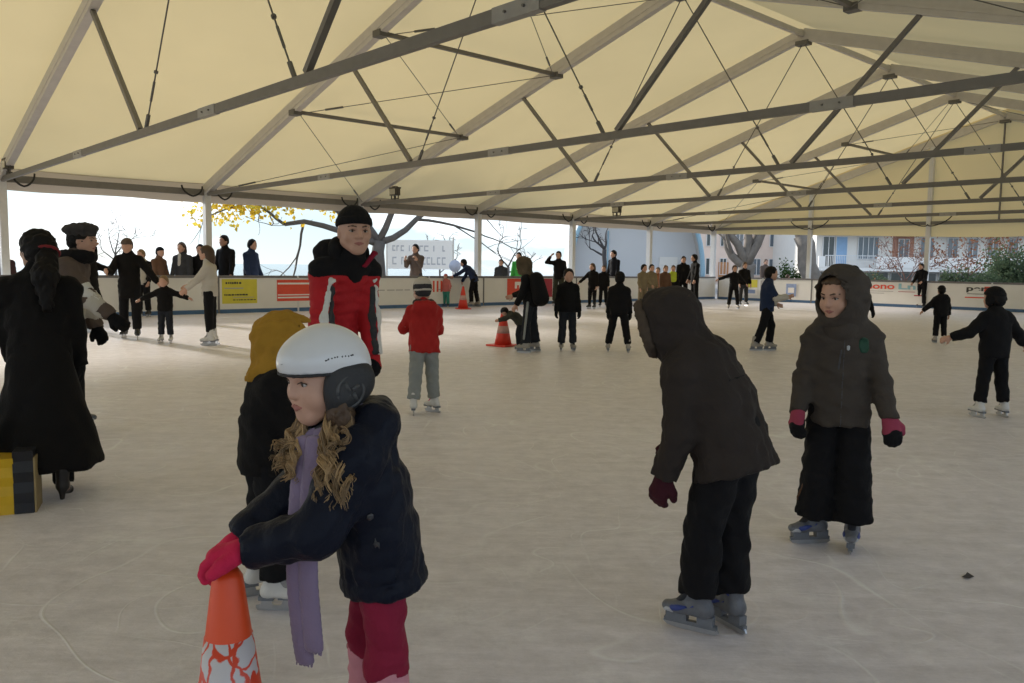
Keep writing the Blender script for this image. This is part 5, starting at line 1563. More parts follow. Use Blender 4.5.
#PART4
# ------------------------------------------------------------------ skaters further out and spectators
def folk(label, px, feet, top, yaw, jk=K_BLACK, tr=K_BLACK, hat=None, hair=H_DARK, hl=0.0, hem=0.06, t=0.022, shoe='figure_black', gl=None, hood=None, pos=None, H=None, group=None, hem_r=0.036, stop=0.08, **kw):
    p = pos or ground(px, feet)
    dist = p.y
    cell = 0.014 if dist < 10 else 0.018 if dist < 17 else 0.024
    if H is None: H = 1.4
    kw.setdefault('headk', 1.08)
    P = Person(label, (p.x, p.y), yaw, H=H, top=top, cell=cell, shoe=shoe, hat_h=0.03 if hat else 0.015, group=group, **kw)
    P.trousers(tr, t=0.014, hem_r=hem_r, seed=int(px), stop=stop)
    P.jacket(jk, hem=hem, t=t, seed=int(px) + 1, hood=hood)
    if hood != 'up':
        if hat is not None: P.beanie(hat)
        if hair is not None: P.hair(hair, length=hl, volume=0.97 if hat is not None else 1.05, seed=int(px))
    if gl is not None: P.gloves(gl, cell=max(0.010, cell * 0.7), inf=0.006)
    return P
SK, SP = 'skaters on the ice', 'spectators outside the boards'
def out(px, d): 
    """spot outside the long barrier, d metres behind it, seen in this pixel column"""
    x = bx(px, 275); p = p0 + AX * x
    q = ray(px, 275); k = (p.y + d * 1.0) / q.y
    return Vector((q.x * k, q.y * k, 0))

# left part of the rink
folk('man in dark coat and beanie holding a small child by the hand', 131, 339, 237, 165, K_BLACK2, K_BLACK, hat=K_TAUPE, hem=0.14, la=(10, 38, 10), ra=(35, 20, 60), shoe='figure_black', rl=(-8, 3, 4), ll=(10, 3, 4), head=(10, 10), group=SK)
folk('small fair-haired child in dark overalls between two adults holding hands', 166, 343, 275, 178, K_BLACK2, K_JEAN, hair=H_BLOND2, la=(5, 72, 8), ra=(5, 66, 8), shoe='figure_white', stop=0.2, group=SK)
folk('woman in cream jumper and black trousers reaching towards the small child', 211, 345, 245, 262, K_CREAM, K_BLACK, hair=H_BROWN, hl=0.22, t=0.018, hem=0.05, shoe='figure_white', stop=0.22, hem_r=0.026, la=(38, 6, 10), ra=(46, 6, 12), group=SK)
P = folk('skater in pale waistcoat and black trousers near the boards', 144, 317, 249, 190, K_BLACK, K_BLACK, hair=H_BLOND2, la=(5, 14, 30), ra=(25, 10, 50), group=SK)
P.over('waistcoat', K_CREAM, SDF(0.03).cap(P.J['P'], P.J['N'], 0.16, 0.15), inf=0.006)
folk('dark skater with one hand raised behind the beret wearer', 92, 332, 246, 95, K_BLACK2, K_BLACK, hair=H_DARK, ra=(120, 10, 60), la=(70, 8, 50), ll=(20, 4, 40), rl=(-2, 4, 4), group=SK)
# centre
P = folk('tall skater in black with brown patterned hood and rucksack beside the red cone', 530, 352, 258, 288, K_BLACK, K_JEAN, hair=None, lean=10, head=(0, 14), la=(10, 6, 20), ra=(30, 10, 40), hem_r=0.048, shoe='hockey_tan', ll=(6, 6, 6), rl=(-2, 6, 4), group=SK)
s = SDF(0.014); P.hood_ops(s); s.noise(0.005, 0.06); P.hood_cut(s); s.cut(P.J['N'], np.array([0, 0, -1.0])); link('hood', s.mesh('hood'), P.ob, cloth('hood_pattern', (0.10, 0.075, 0.05), var=0.6))
s = SDF(0.014).cap(P.J['N'] + np.array([-0.08, -0.17, -0.05]), P.J['P'] + np.array([-0.08, -0.19, 0.06]), 0.11, 0.13, 0.03, (1, 0, 0), 1.3); link('rucksack', s.mesh('rucksack'), P.ob, K_BLACK)
s = SDF(0.012).cap(P.J['lhp'] + np.array([-0.085, 0.0, 0.0]), P.J['lan'] + np.array([-0.085, 0.0, 0.10]), 0.022, 0.018); link('trouser_stripe', s.mesh('trouser_stripe'), P.tr_ob, K_GREY)
folk('small child in dark clothes bending over the red cone', 520, 349, 306, 268, cloth('cloth_speckled', (0.055, 0.055, 0.045), var=0.5), K_JEAN, hat=K_DGREY, lean=62, head=(0, 50), la=(62, 6, 15), ra=(60, 6, 15), ll=(12, 5, 18), rl=(2, 5, 14), H=1.1, group=SK, shoe='hockey_tan')
folk('boy in black jacket and dark jeans skating towards the camera', 567, 351, 268, 176, K_BLACK, K_JEAN, hat=None, hair=H_DARK, shoe='hockey_tan', la=(2, 10, 12), ra=(4, 12, 12), hem_r=0.04, gl=K_BLACK, group=SK, t=0.026)
folk('boy in black seen from behind with legs apart', 618, 352, 270, 10, K_BLACK, K_BLACK, hat=K_BLACK, la=(4, 10, 12), ra=(4, 10, 12), ll=(2, 10, 4), rl=(-2, 10, 4), shoe='hockey_tan', gl=K_BLACK, group=SK, t=0.030)
folk('bending man in navy jacket helping with a small cone by the boards', 474, 307, 259, 280, K_BLUE, K_BLACK, lean=42, head=(0, 10), la=(55, 5, 10), ra=(24, 5, 8), ll=(12, 3, 16), rl=(-4, 4, 8), H=1.75, hair=H_DARK, shoe='hockey_tan', group=SK)
P = folk('little child in salmon striped top and teal trousers by the boards', 446, 307, 273, 205, K_SALMON, K_TEAL, hat=K_SALMON, la=(20, 30, 30), ra=(30, 20, 40), group=SK, girth=1.35)
folk('man in dark jacket raising one hand to his mouth near the red advertisement', 558, 306, 251, 195, K_BLACK, cloth('cloth_olive', (0.05, 0.05, 0.035)), hair=H_DARK, ra=(95, 40, 125), la=(5, 12, 15), H=1.8, group=SK)
folk('long-haired girl in black stretching one arm out near the boards', 592, 309, 263, 215, K_BLACK2, K_BLACK, hair=H_BROWN, hl=0.25, ra=(20, 42, 5), la=(5, 8, 12), hem=0.12, ll=(6, 4, 2), hem_r=0.024, group=SK)
folk('dark-clothed skater standing next to the long-haired girl', 603, 307, 265, 190, K_BLACK, K_BLACK, hair=H_BROWN, group=SK)
folk('child in tan outfit with dark hair at the head of the far group', 642, 312, 264, 150, K_TAN, K_TAN, hair=H_DARK, la=(20, 8, 40), hem_r=0.045, group=SK)
folk('second tan-clad child just behind the first one of the far group', 650, 310, 264, 165, K_TAN, cloth('cloth_sage', (0.13, 0.13, 0.10)), hair=H_DARK, group=SK)
folk('child in orange-brown jumper in the far group', 657, 307, 267, 200, cloth('cloth_orange_brown', (0.26, 0.10, 0.05)), K_BLACK, hair=H_BROWN, ra=(40, 20, 60), group=SK)
folk('skater in brown coat in the middle of the far group', 664, 309, 265, 170, K_BRN, K_BLACK, hair=H_BROWN, group=SK)
P = folk('child wearing a lime waistcoat in the far group', 672, 307, 265, 185, K_BLACK2, K_BLACK, hair=H_BROWN, group=SK)
P.over('waistcoat', K_LIME, SDF(0.03).cap(P.J['M'], P.J['N'], 0.15, 0.14), inf=0.006)
folk('dark skater with cropped hair behind the lime waistcoat', 682, 305, 256, 185, K_BLACK, K_BLACK, hair=H_DARK, H=1.7, group=SK)
folk('tall man in black at the end of the far group looking sideways', 694, 306, 254, 255, K_BLACK, K_BLACK, hair=H_DARK, la=(8, 5, 12), H=1.8, group=SK, hem=0.1)
folk('skater in black with one arm stretched out sideways', 733, 309, 265, 185, K_BLACK, K_BLACK, hair=H_BROWN, ra=(15, 68, 4), la=(8, 40, 30), ll=(0, 7, 2), rl=(0, 7, 2), group=SK, shoe='hockey_tan')
folk('dark skater just behind the one with the outstretched arm', 743, 306, 262, 175, K_BLACK2, K_DGREY, hair=H_BROWN, group=SK)
P = folk('boy in navy jacket with pale sleeves skating towards the right', 765, 351, 266, 92, K_BLUE, K_BLACK, hair=H_DARK, la=(6, 6, 62), ra=(30, 6, 70), ll=(20, 3, 24), rl=(-14, 3, 8), shoe='hockey_tan', head=(8, 4), group=SK, toe=(0, 0))
for q in 'lr': P.over('sleeve_panel', K_CREAM, SDF(0.02).cap(P.J[q + 'el'], P.J[q + 'wr'], 0.07), inf=0.005)
folk('tiny child in black beside the far boards with arms forward', 786, 300, 274, 80, K_BLACK, K_BLACK, hair=H_BROWN, la=(70, 8, 5), ra=(75, 8, 5), group=SK)
# right
folk('teenager in black cap partly hidden behind the boy in the charcoal hood', 850, 355, 264, 20, K_BLACK, K_BLACK, hat=K_BLACK, ra=(8, 24, 6), la=(8, 12, 20), gl=K_BLACK, group=SK)
folk('man in black stooping slightly by the far right boards', 921, 308, 263, 235, K_BLACK, K_BLACK, hair=H_DARK, lean=14, la=(26, 6, 40), ra=(22, 6, 30), ll=(8, 3, 10), rl=(-6, 3, 4), H=1.75, group=SK, hem=0.04)
folk('small child in black seen from behind in front of the far right boards', 939, 343, 284, 8, K_BLACK, K_BLACK, hat=K_BLACK, la=(8, 42, 8), ra=(8, 14, 10), hood='down', shoe='hockey_tan', stop=0.18, group=SK, t=0.028)
P = folk('boy in black hat and jacket gliding away with both arms spread', 990, 417, 284, 352, K_BLACK, K_BLACK, hat=K_BLACK, la=(12, 46, 28, -0.9), ra=(8, 44, 8), ll=(0, 7, 2), rl=(2, 8, 4), shoe='figure_white', stop=0.16, hem=0.075, t=0.028, group=SK, head=(-20, 0))
s = SDF(0.012).ell(P.hp(-0.37, -0.02, -0.1), np.array([0.08, 0.2, 0.3]) * P.hh, P.Rh).ell(P.hp(0.37, -0.02, -0.1), np.array([0.08, 0.2, 0.3]) * P.hh, P.Rh).ell(P.hp(0, -0.3, -0.12), np.array([0.33, 0.2, 0.28]) * P.hh, P.Rh); link('ear_flaps', s.mesh('ear_flaps'), P.ob, K_BLACK)

# spectators standing outside the boards
SPK = dict(group=SP, shoe='shoe', hem=0.12)
folk('spectator in brown coat cut off by the left edge of the picture', 4, 0, 247, 150, cloth('coat_maroon', (0.045, 0.022, 0.02)), K_BLACK, hair=H_DARK, pos=out(4, 0.9), H=1.7, **SPK)
folk('spectator in brown coat and dark hat outside the boards left of the column', 159, 0, 246, 110, K_BRN, K_BLACK, hair=H_DARK, hat=K_BLACK, pos=out(159, 0.9), H=1.65, **SPK)
P = folk('long-haired woman with pale scarf watching from outside the boards', 183, 0, 242, 185, K_DGREY, K_BLACK, hair=H_BROWN, hl=0.25, pos=out(183, 0.8), H=1.7, **SPK)
P.over('scarf', K_CREAM, SDF(0.03).cap(P.J['N'] + np.array([0.03, 0.1, 0.02]), P.J['M'] + np.array([0.03, 0.12, 0.05]), 0.05), inf=0.012)
folk('shorter dark spectator beside the tent column', 201, 0, 244, 170, K_BLACK, K_BLACK, hair=H_DARK, pos=out(201, 0.7), H=1.6, **SPK)
folk('man in dark coat standing outside behind the woman in the cream jumper', 226, 0, 235, 200, K_BLACK2, K_BLACK, hair=H_DARK, skin='mid', pos=out(226, 0.9), H=1.8, **SPK)
folk('broad man in navy coat standing above the yellow advertisement', 251, 0, 239, 110, K_BLUE, K_BLACK, hair=H_DARK, pos=out(251, 0.8), H=1.8, girth=1.2, **SPK)
P = folk('man in grey-brown jacket holding something white outside the boards', 416, 0, 244, 195, K_TAUPE, K_DGREY, hair=H_DARK, ra=(40, 8, 95), la=(40, 8, 95), pos=out(416, 1.2), H=1.8, **SPK)
cup = link('paper_cup', MB().lathe([(0.03, 0), (0.042, 0.11), (0.03, 0.111)], 12).build('tmp', K_WHITE).data, None, K_WHITE)
bpy.data.objects.remove(bpy.data.objects['tmp'])
cup.location = tuple(np.array(P.ob.location) + rz(-P.yaw) @ (P.J['rwr'] + np.array([-0.05, 0.06, 0.0]))); tag(cup, 'white paper cup held by the man in the grey-brown jacket', 'cup')
folk('small child in dark coat looking over the boards near the column', 501, 0, 259, 185, K_DGREY, K_BLACK, hair=H_DARK, pos=out(501, 0.8), H=1.4, **SPK)
folk('spectator in bright green jacket behind the red advertisement', 519, 0, 252, 195, K_GREEN, K_BLACK, hair=H_DARK, pos=out(519, 1.0), H=1.7, **SPK)
folk('man in dark jacket standing behind the long-haired girl', 613, 0, 250, 230, K_BLACK, K_BLACK, hair=H_DARK, pos=out(614, 0.9), H=1.8, **SPK)
folk('spectator in grey-brown coat standing under the plane trees', 764, 0, 259, 170, K_TAUPE, K_BLACK, hair=H_BROWN, pos=ground(764, 296), H=1.75, **SPK)
#PART5
# ------------------------------------------------------------------ beyond the boards: trees, buildings, signs
M_BARK = mat('bark_grey', (0.115, 0.105, 0.095), 0.9, var=0.35, scale=5, bump=0.6, bscale=14)
M_BARK_P = mat('bark_plane', (0.20, 0.175, 0.15), 0.9, var=0.45, scale=3.0, bump=0.5, bscale=10)
M_BARK_D = mat('bark_dark', (0.060, 0.055, 0.055), 0.9, var=0.3, scale=6, bump=0.5, bscale=16)
def mat_leaf(name, cols):
    m = bpy.data.materials.new(name); m.use_nodes = True
    nt = m.node_tree; nt.nodes.clear(); N = nt.nodes.new; L = nt.links
    out_ = N('ShaderNodeOutputMaterial'); mix = N('ShaderNodeMixShader'); d = N('ShaderNodeBsdfDiffuse'); t = N('ShaderNodeBsdfTranslucent')
    g = N('ShaderNodeNewGeometry'); no = N('ShaderNodeTexNoise'); no.inputs['Scale'].default_value = 1.7; no.inputs['Detail'].default_value = 8; no.inputs['Roughness'].default_value = 0.8
    r = N('ShaderNodeValToRGB'); r.color_ramp.elements.remove(r.color_ramp.elements[1])
    for i, c in enumerate(cols):
        e = r.color_ramp.elements[0] if i == 0 else r.color_ramp.elements.new(0.3 + 0.4 * i / (len(cols) - 1))
        e.color = c + (1,); e.position = 0.3 + 0.4 * i / (len(cols) - 1)
    L.new(g.outputs['Position'], no.inputs['Vector']); L.new(no.outputs['Fac'], r.inputs['Fac'])
    L.new(r.outputs['Color'], d.inputs['Color']); L.new(r.outputs['Color'], t.inputs['Color'])
    mix.inputs['Fac'].default_value = 0.55
    L.new(d.outputs[0], mix.inputs[1]); L.new(t.outputs[0], mix.inputs[2]); L.new(mix.outputs[0], out_.inputs['Surface'])
    return m
M_LEAF_Y = mat_leaf('autumn_leaf', [(0.45, 0.20, 0.03), (0.66, 0.43, 0.04), (0.68, 0.54, 0.07), (0.34, 0.38, 0.06)])
M_LEAF_G = mat_leaf('shrub_leaf', [(0.05, 0.075, 0.04), (0.09, 0.125, 0.07), (0.14, 0.17, 0.10)])
M_LEAF_H = mat_leaf('hedge_leaf', [(0.03, 0.06, 0.015), (0.06, 0.11, 0.03), (0.09, 0.14, 0.04)])
M_LEAF_R = mat_leaf('russet_leaf', [(0.16, 0.06, 0.035), (0.24, 0.11, 0.06), (0.30, 0.17, 0.09)])

def leaves(name, centers, n, spread, size, m, parent, seed):
    g = np.random.RandomState(seed)
    c = np.array(centers, float)
    p = c[g.randint(len(c), size=n)] + g.normal(size=(n, 3)) * np.array(spread)
    a = g.normal(size=(n, 3)); a /= np.linalg.norm(a, axis=1)[:, None]
    b = np.cross(a, g.normal(size=(n, 3))); b /= np.linalg.norm(b, axis=1)[:, None] + 1e-9
    s = (size * g.uniform(0.6, 1.4, n))[:, None]
    mid = np.cross(a, b) * s * 0.18
    v = np.stack([p - a * s * 0.6, p + b * s * 0.42 + mid, p + a * s * 0.6, p - b * s * 0.42 + mid], 1).reshape(-1, 3)
    f = np.arange(4 * n).reshape(n, 4)
    return link(name, mesh_np(name, v, f, False), parent, m)

def branch(mb, p, d, L, r, depth, g, tips, up=0.25, kids=(2, 3), bend=0.35, twig_mb=None, level=0, ratio=0.72, minr=0.004, split_level=2):
    n = 5; pts = [p]; rad = [r]; q = p.copy(); dd = d.copy()
    for i in range(n):
        dd = (dd + Vector((g.gauss(0, 1), g.gauss(0, 1), g.gauss(0, 0.7) + up * 0.3)) * bend * 0.28).normalized()
        q = q + dd * (L / n); pts.append(q.copy()); rad.append(max(minr, r * (1 - 0.42 * (i + 1) / n)))
    (twig_mb if (twig_mb is not None and level >= split_level) else mb).tube(pts, rad, 7 if level < 2 else 5 if level < 3 else 4, caps=True)
    if depth == 0: tips.append(tuple(q)); tips.append(tuple(pts[3])); return
    for k in range(g.randint(*kids)):
        i = g.randint(2, n) if k else n
        ax_ = Vector((g.gauss(0, 1), g.gauss(0, 1), g.gauss(0, 1) + up)).normalized()
        nd = (dd * 0.75 + ax_ * 0.75).normalized()
        branch(mb, pts[i].copy(), nd, L * ratio * g.uniform(0.75, 1.15), rad[i] * (0.78 if k == 0 else 0.6), depth - 1, g, tips, up, kids, bend, twig_mb, level + 1, ratio, minr, split_level)

def tree(label, pos, trunk_h, r, limb_dirs, limb_L, depth, seed, bark, leaf=None, n_leaf=0, leaf_size=0.11, spread=(0.5, 0.5, 0.4), group=None, lean=(0, 0), kids=(2, 3), up=0.25, ratio=0.72, minr=0.006, leaf_ok=None, name='tree'):
    g = random.Random(seed)
    o = empty(name, (pos[0], pos[1], -0.06)); tag(o, label, 'tree', group)
    mb, tw, tips = MB(), MB(), []
    top = Vector((lean[0], lean[1], trunk_h))
    pts = [Vector((0, 0, 0)).lerp(top, k / 6) + Vector((g.gauss(0, 0.04), g.gauss(0, 0.04), 0)) * r * 3 for k in range(7)]
    mb.tube(pts, [r * 1.35] + [r * (1.08 - 0.16 * k / 6) for k in range(1, 7)], 12)
    for d, L, z in [(Vector(a).normalized(), b, c) for a, b, c in limb_dirs]:
        st = pts[0].lerp(top, z)
        branch(mb, st, d, L * limb_L, r * 0.55, depth, g, tips, up, kids, 0.5, tw, 1, ratio, minr, 3)
    mb.build('trunk', bark, o, True)
    cr = tw.build('crown', bark, o, True)
    if leaf:
        c = [t_ for t_ in tips if leaf_ok is None or leaf_ok(t_)] or tips
        leaves('leaves', c, n_leaf, spread, leaf_size, leaf, cr, seed)
    return o
XY = lambda px, d: (at(px, 275, d).x, d)
TG = 'trees beyond the boards'
# plane tree with yellow leaves whose limbs reach over the lake side
tree('plane tree with yellow autumn leaves overhanging the lake side boards', XY(379, 31), 2.3, 0.25,
     [((-1, -0.15, 0.42), 1.25, 1.0), ((-0.8, 0.5, 0.55), 1.0, 1.0), ((-0.9, -0.2, 0.25), 1.0, 0.95), ((0.35, 0.2, 1), 0.8, 1.0), ((1.0, 0.25, 0.42), 0.8, 0.98), ((-0.2, 0.1, 1), 0.8, 1.0), ((-1, 0.1, 0.7), 1.2, 1.0)], 3.6, 3, 12, M_BARK,
     M_LEAF_Y, 5200, 0.14, (0.50, 0.6, 0.26), TG, leaf_ok=lambda t_: t_[0] < -0.8 and 3.05 < t_[2] < 6.5, up=0.05, ratio=0.74)
tree('small leafless tree on the lake shore behind the man in the dark beanie', XY(116, 48), 1.8, 0.075, [((-0.5, 0, 1), 1.0, 1.0), ((0.5, 0, 1), 1.0, 1.0), ((0.1, 0.3, 1), 1.1, 1.0), ((-0.7, 0, 0.6), 0.8, 0.8), ((0.7, 0, 0.7), 0.8, 0.75)], 1.25, 3, 21, M_BARK, group=TG, minr=0.012)
tree('leafless sapling behind the bending man at the boards', XY(440, 44), 1.3, 0.05, [((-0.6, 0, 0.8), 1.0, 1.0), ((0.5, 0, 1), 1.0, 1.0), ((0.8, 0, 0.5), 0.9, 0.8)], 0.9, 3, 33, M_BARK, group=TG, minr=0.012)
tree('leafless twisted tree between the column and the green jacket', XY(508, 40), 1.4, 0.08, [((-0.7, 0, 0.8), 1.0, 1.0), ((0.6, 0, 1), 1.1, 1.0), ((0.9, 0, 0.4), 0.9, 0.8)], 1.0, 3, 41, M_BARK, group=TG, minr=0.012)
tree('dark bare tree in front of the white vaulted tent', XY(604, 44), 2.4, 0.12, [((-0.9, 0.3, 0.5), 0.8, 1.0), ((-0.8, 0.3, 0.25), 0.7, 0.85), ((-0.4, 0, 1), 1.0, 1.0), ((0.3, 0, 1), 0.8, 1.0)], 1.3, 3, 51, M_BARK_D, group=TG, minr=0.012)
tree('stout plane tree dividing into several limbs low down', XY(746, 46), 1.75, 0.50, [((-0.42, 0, 1), 1.2, 1.0), ((-0.05, 0, 1), 1.2, 1.0), ((0.14, 0.1, 1), 1.2, 1.0), ((0.62, 0, 0.9), 1.2, 0.85), ((-0.85, 0, 0.55), 1.0, 0.9)], 2.6, 3, 61, M_BARK_P, group=TG, minr=0.012)
tree('thick leaning plane trunk beside the gable post', XY(812, 44), 3.3, 0.50, [((-0.6, 0, 0.9), 1.0, 0.85), ((-0.1, 0, 1), 1.2, 1.0), ((0.4, 0, 1), 1.0, 1.0)], 2.6, 3, 71, M_BARK_P, group=TG, lean=(-0.55, 0), minr=0.012)
tree('leafless russet shrub in front of the balcony building', XY(906, 52), 0.8, 0.06, [((-0.7, 0, 0.9), 1.0, 0.8), ((0.6, 0, 1), 1.0, 1.0), ((-0.1, 0.2, 1), 1.1, 1.0), ((0.8, 0, 0.6), 1.0, 0.7), ((-0.3, -0.3, 1), 1.0, 0.9)], 1.5, 3, 81, mat('bark_russet', (0.17, 0.085, 0.065), 0.9), M_LEAF_R, 500, 0.10, (0.3, 0.3, 0.3), TG, minr=0.012, kids=(3, 3))
tree('russet-leaved small tree right of the second gable post', XY(968, 50), 1.0, 0.07, [((-0.6, 0, 0.9), 1.0, 0.9), ((0.6, 0, 1), 1.0, 1.0), ((0, 0.2, 1), 1.1, 1.0), ((0.8, 0, 0.6), 0.9, 0.8)], 1.5, 3, 91, mat('bark_russet', (0.17, 0.085, 0.065), 0.9), M_LEAF_R, 1100, 0.13, (0.35, 0.35, 0.35), TG, minr=0.012)

def shrub(label, pos, rx_, rz_, seed, m, n=2600, size=0.12, name='shrub'):
    g = random.Random(seed)
    o = empty(name, (pos[0], pos[1], -0.06)); tag(o, label, 'shrub', 'shrubs beyond the boards')
    mb, tips = MB(), []
    cs = []
    for k in range(26):
        a = g.uniform(0, 6.28); e = g.uniform(0.05, 1.0); q = math.sqrt(g.uniform(0.05, 1)) 
        tip = Vector((math.cos(a) * rx_ * q, math.sin(a) * rx_ * q, rz_ * (0.25 + 0.75 * e * (1 - 0.45 * q * q))))
        mb.tube([Vector((tip.x * 0.1, tip.y * 0.1, 0)), tip * 0.5 + Vector((0, 0, 0.1)), tip], [0.04, 0.025, 0.008], 5); cs.append(tuple(tip)); cs.append(tuple(tip * 0.75))
    mb.build('stem', M_BARK_D, o, True)
    leaves('foliage', cs, n, (rx_ * 0.17, rx_ * 0.17, rz_ * 0.11), size, m, o, seed)
shrub('big dark green shrub at the right edge behind the boards', XY(1010, 44), 1.7, 2.9, 1, M_LEAF_G, 3200)
shrub('dark green shrub beside the russet small tree', XY(958, 45), 0.8, 1.7, 2, M_LEAF_G, 1100)
shrub('low dark shrub between the two bigger green ones', XY(984, 42), 0.9, 1.5, 3, M_LEAF_G, 1200)
shrub('clipped light green bush between the two plane trunks', XY(788, 50), 0.75, 2.0, 4, M_LEAF_H, 1500, 0.10)
shrub('green shrub growing past the right edge of the picture', XY(1046, 43), 2.0, 3.0, 5, M_LEAF_G, 2600)
shrub('low hedge plant in front of the dark ground floor windows', XY(872, 58), 1.4, 1.3, 6, M_LEAF_G, 1500)

# ---- buildings
M_FAC = mat('facade_pale', (0.74, 0.71, 0.66), 0.8, var=0.06, scale=1.5)
M_FAC_P = mat('facade_pink', (0.76, 0.62, 0.54), 0.85, var=0.10, scale=1.2)
M_PARA = mat('parapet_white', (0.86, 0.84, 0.80), 0.7, var=0.05, scale=1)
M_GLASS = mat('window_glass', (0.10, 0.13, 0.16), 0.08, var=0.3, scale=0.8, spec=0.8)
M_FRAME = mat('window_frame', (0.70, 0.70, 0.70), 0.5)
M_CURT = mat('blind_blue', (0.25, 0.40, 0.60), 0.6, var=0.15, scale=3)
M_BRICK = mat('brick_panel', (0.40, 0.21, 0.15), 0.85, var=0.2, scale=4)
M_DARK = mat('dark_glazing', (0.045, 0.06, 0.065), 0.15, var=0.4, scale=0.7, spec=0.7)
M_ROOFB = mat('flat_roof', (0.25, 0.25, 0.26), 0.9)
def window(o, x0, x1, z0, z1, y, bars=1, pane_m=None):
    f = MB(); t_ = 0.06
    f.box((x0, y - 0.05, z0), (x1, y + 0.02, z0 + t_)); f.box((x0, y - 0.05, z1 - t_), (x1, y + 0.02, z1))
    f.box((x0, y - 0.05, z0 + t_), (x0 + t_, y + 0.02, z1 - t_)); f.box((x1 - t_, y - 0.05, z0 + t_), (x1, y + 0.02, z1 - t_))
    for k in range(bars):
        xc = x0 + (x1 - x0) * (k + 1) / (bars + 1); f.box((xc - t_ / 2, y - 0.05, z0 + t_), (xc + t_ / 2, y + 0.02, z1 - t_))
    fo = f.build('window', M_FRAME, o)
    MB().box((x0 + 0.02, y - 0.01, z0 + 0.02), (x1 - 0.02, y + 0.015, z1 - 0.02)).build('pane', pane_m or M_GLASS, fo)
D1 = 72.0
X1 = lambda px: at(px, 275, D1).x
Zp = lambda py, d, px=870: at(px, py, d).z
b1 = empty('apartment_building', (0, 0, 0)); tag(b1, 'pale modern apartment block with white balcony parapets behind the gable boards', 'building')
xa, xb = X1(815), X1(1075)
z_slab, z_par, z_top = Zp(268, D1), Zp(257, D1), Zp(235, D1)
FH = z_top - z_slab + 0.3
MB().box((xa, D1, -0.06), (xb, D1 + 12, z_slab + 3 * FH)).build('wall', M_FAC, b1)
rf = MB().box((xa - 0.6, D1 - 1.2, z_slab + 3 * FH + 0.01), (xb + 0.6, D1 + 12.5, z_slab + 3 * FH + 0.35)).build('roof', M_ROOFB, b1)
for fl in range(3):
    zb = z_slab + fl * FH
    MB().box((xa - 0.3, D1 - 1.5, zb - 0.28), (xb, D1 - 0.003, zb)).build('balcony_slab', M_PARA, b1)
    MB().box((X1(868), D1 - 1.55, zb + 0.003), (xb, D1 - 1.42, zb + (z_par - z_slab))).build('parapet', M_PARA, b1)
    MB().box((xa - 0.3, D1 - 1.55, zb + 0.003), (X1(818), D1 - 1.42, zb + (z_par - z_slab))).build('parapet', M_PARA, b1)
    rl = MB(); rl.box((X1(818), D1 - 1.5, zb + 1.0), (X1(868), D1 - 1.45, zb + 1.06))
    rl = rl.build('railing', M_FRAME, b1)
    for k in range(30):
        x = X1(818) + (X1(868) - X1(818)) * k / 29
        MB().box((x - 0.012, D1 - 1.487, zb + 0.003), (x + 0.012, D1 - 1.463, zb + 0.995)).build('baluster', M_FRAME, rl)
    window(b1, X1(821), X1(833), zb + 0.05, zb + FH - 0.45, D1 - 0.06, 1, M_DARK)
    window(b1, X1(834), X1(846), zb + 0.05, zb + FH - 0.45, D1 - 0.06, 0, M_CURT)
    window(b1, X1(856), X1(877), zb + 0.75, zb + FH - 0.45, D1 - 0.06, 3)
    MB().box((X1(891), D1 - 0.05, zb + 0.02), (X1(912), D1 - 0.003, zb + FH - 0.32)).build('brick_panel', M_BRICK, b1)
    window(b1, X1(896), X1(907), zb + 0.7, zb + FH - 0.6, D1 - 0.12, 1)
    window(b1, X1(918), X1(932), zb + 0.7, zb + FH - 0.45, D1 - 0.06, 1)
    for q in (945, 965, 985, 1005, 1025, 1045): window(b1, X1(q), X1(q + 11), zb + 0.7, zb + FH - 0.45, D1 - 0.06, 1)
for k in range(9):                                               # glazed ground floor under the overhang
    q = 818 + 24 * k
    window(b1, X1(q), X1(q + 22), 0.1, z_slab - 0.35, D1 - 0.06, 1, M_DARK)
D2 = 84.0
X2 = lambda px: at(px, 275, D2).x
b2 = empty('apartment_building', (0, 0, 0)); tag(b2, 'pinkish plastered house with small windows behind the plane trunks', 'building')
MB().box((X2(698), D2, -0.06), (X2(803), D2 + 11, 9.5)).build('wall', M_FAC_P, b2)
rf = MB().box((X2(694), D2 - 0.7, 9.51), (X2(806), D2 + 11.7, 9.9)).build('roof', M_BRICK, b2)
MB().box((X2(720), D2 + 3, 9.91), (X2(728), D2 + 4, 11.0)).build('chimney', M_FAC_P, rf)
for zb in (0.3, 3.2, 6.2):
    for q, w_ in ((705, 8), (719, 7), (734, 8), (752, 8), (768, 12), (788, 9)):
        window(b2, X2(q), X2(q + w_), zb + 0.5, zb + 2.2, D2 - 0.06, 1, M_DARK if q % 2 else M_GLASS)
MB().box((X2(718), D2 - 0.08, 0.0), (X2(728), D2 - 0.003, 2.1)).build('door', mat('door_ochre', (0.45, 0.22, 0.10), 0.6), b2)
MB().box((X2(776), D2 - 0.9, 2.9), (X2(786), D2 - 0.003, 3.2)).build('awning', mat('awning_red', (0.40, 0.06, 0.07), 0.6), b2)

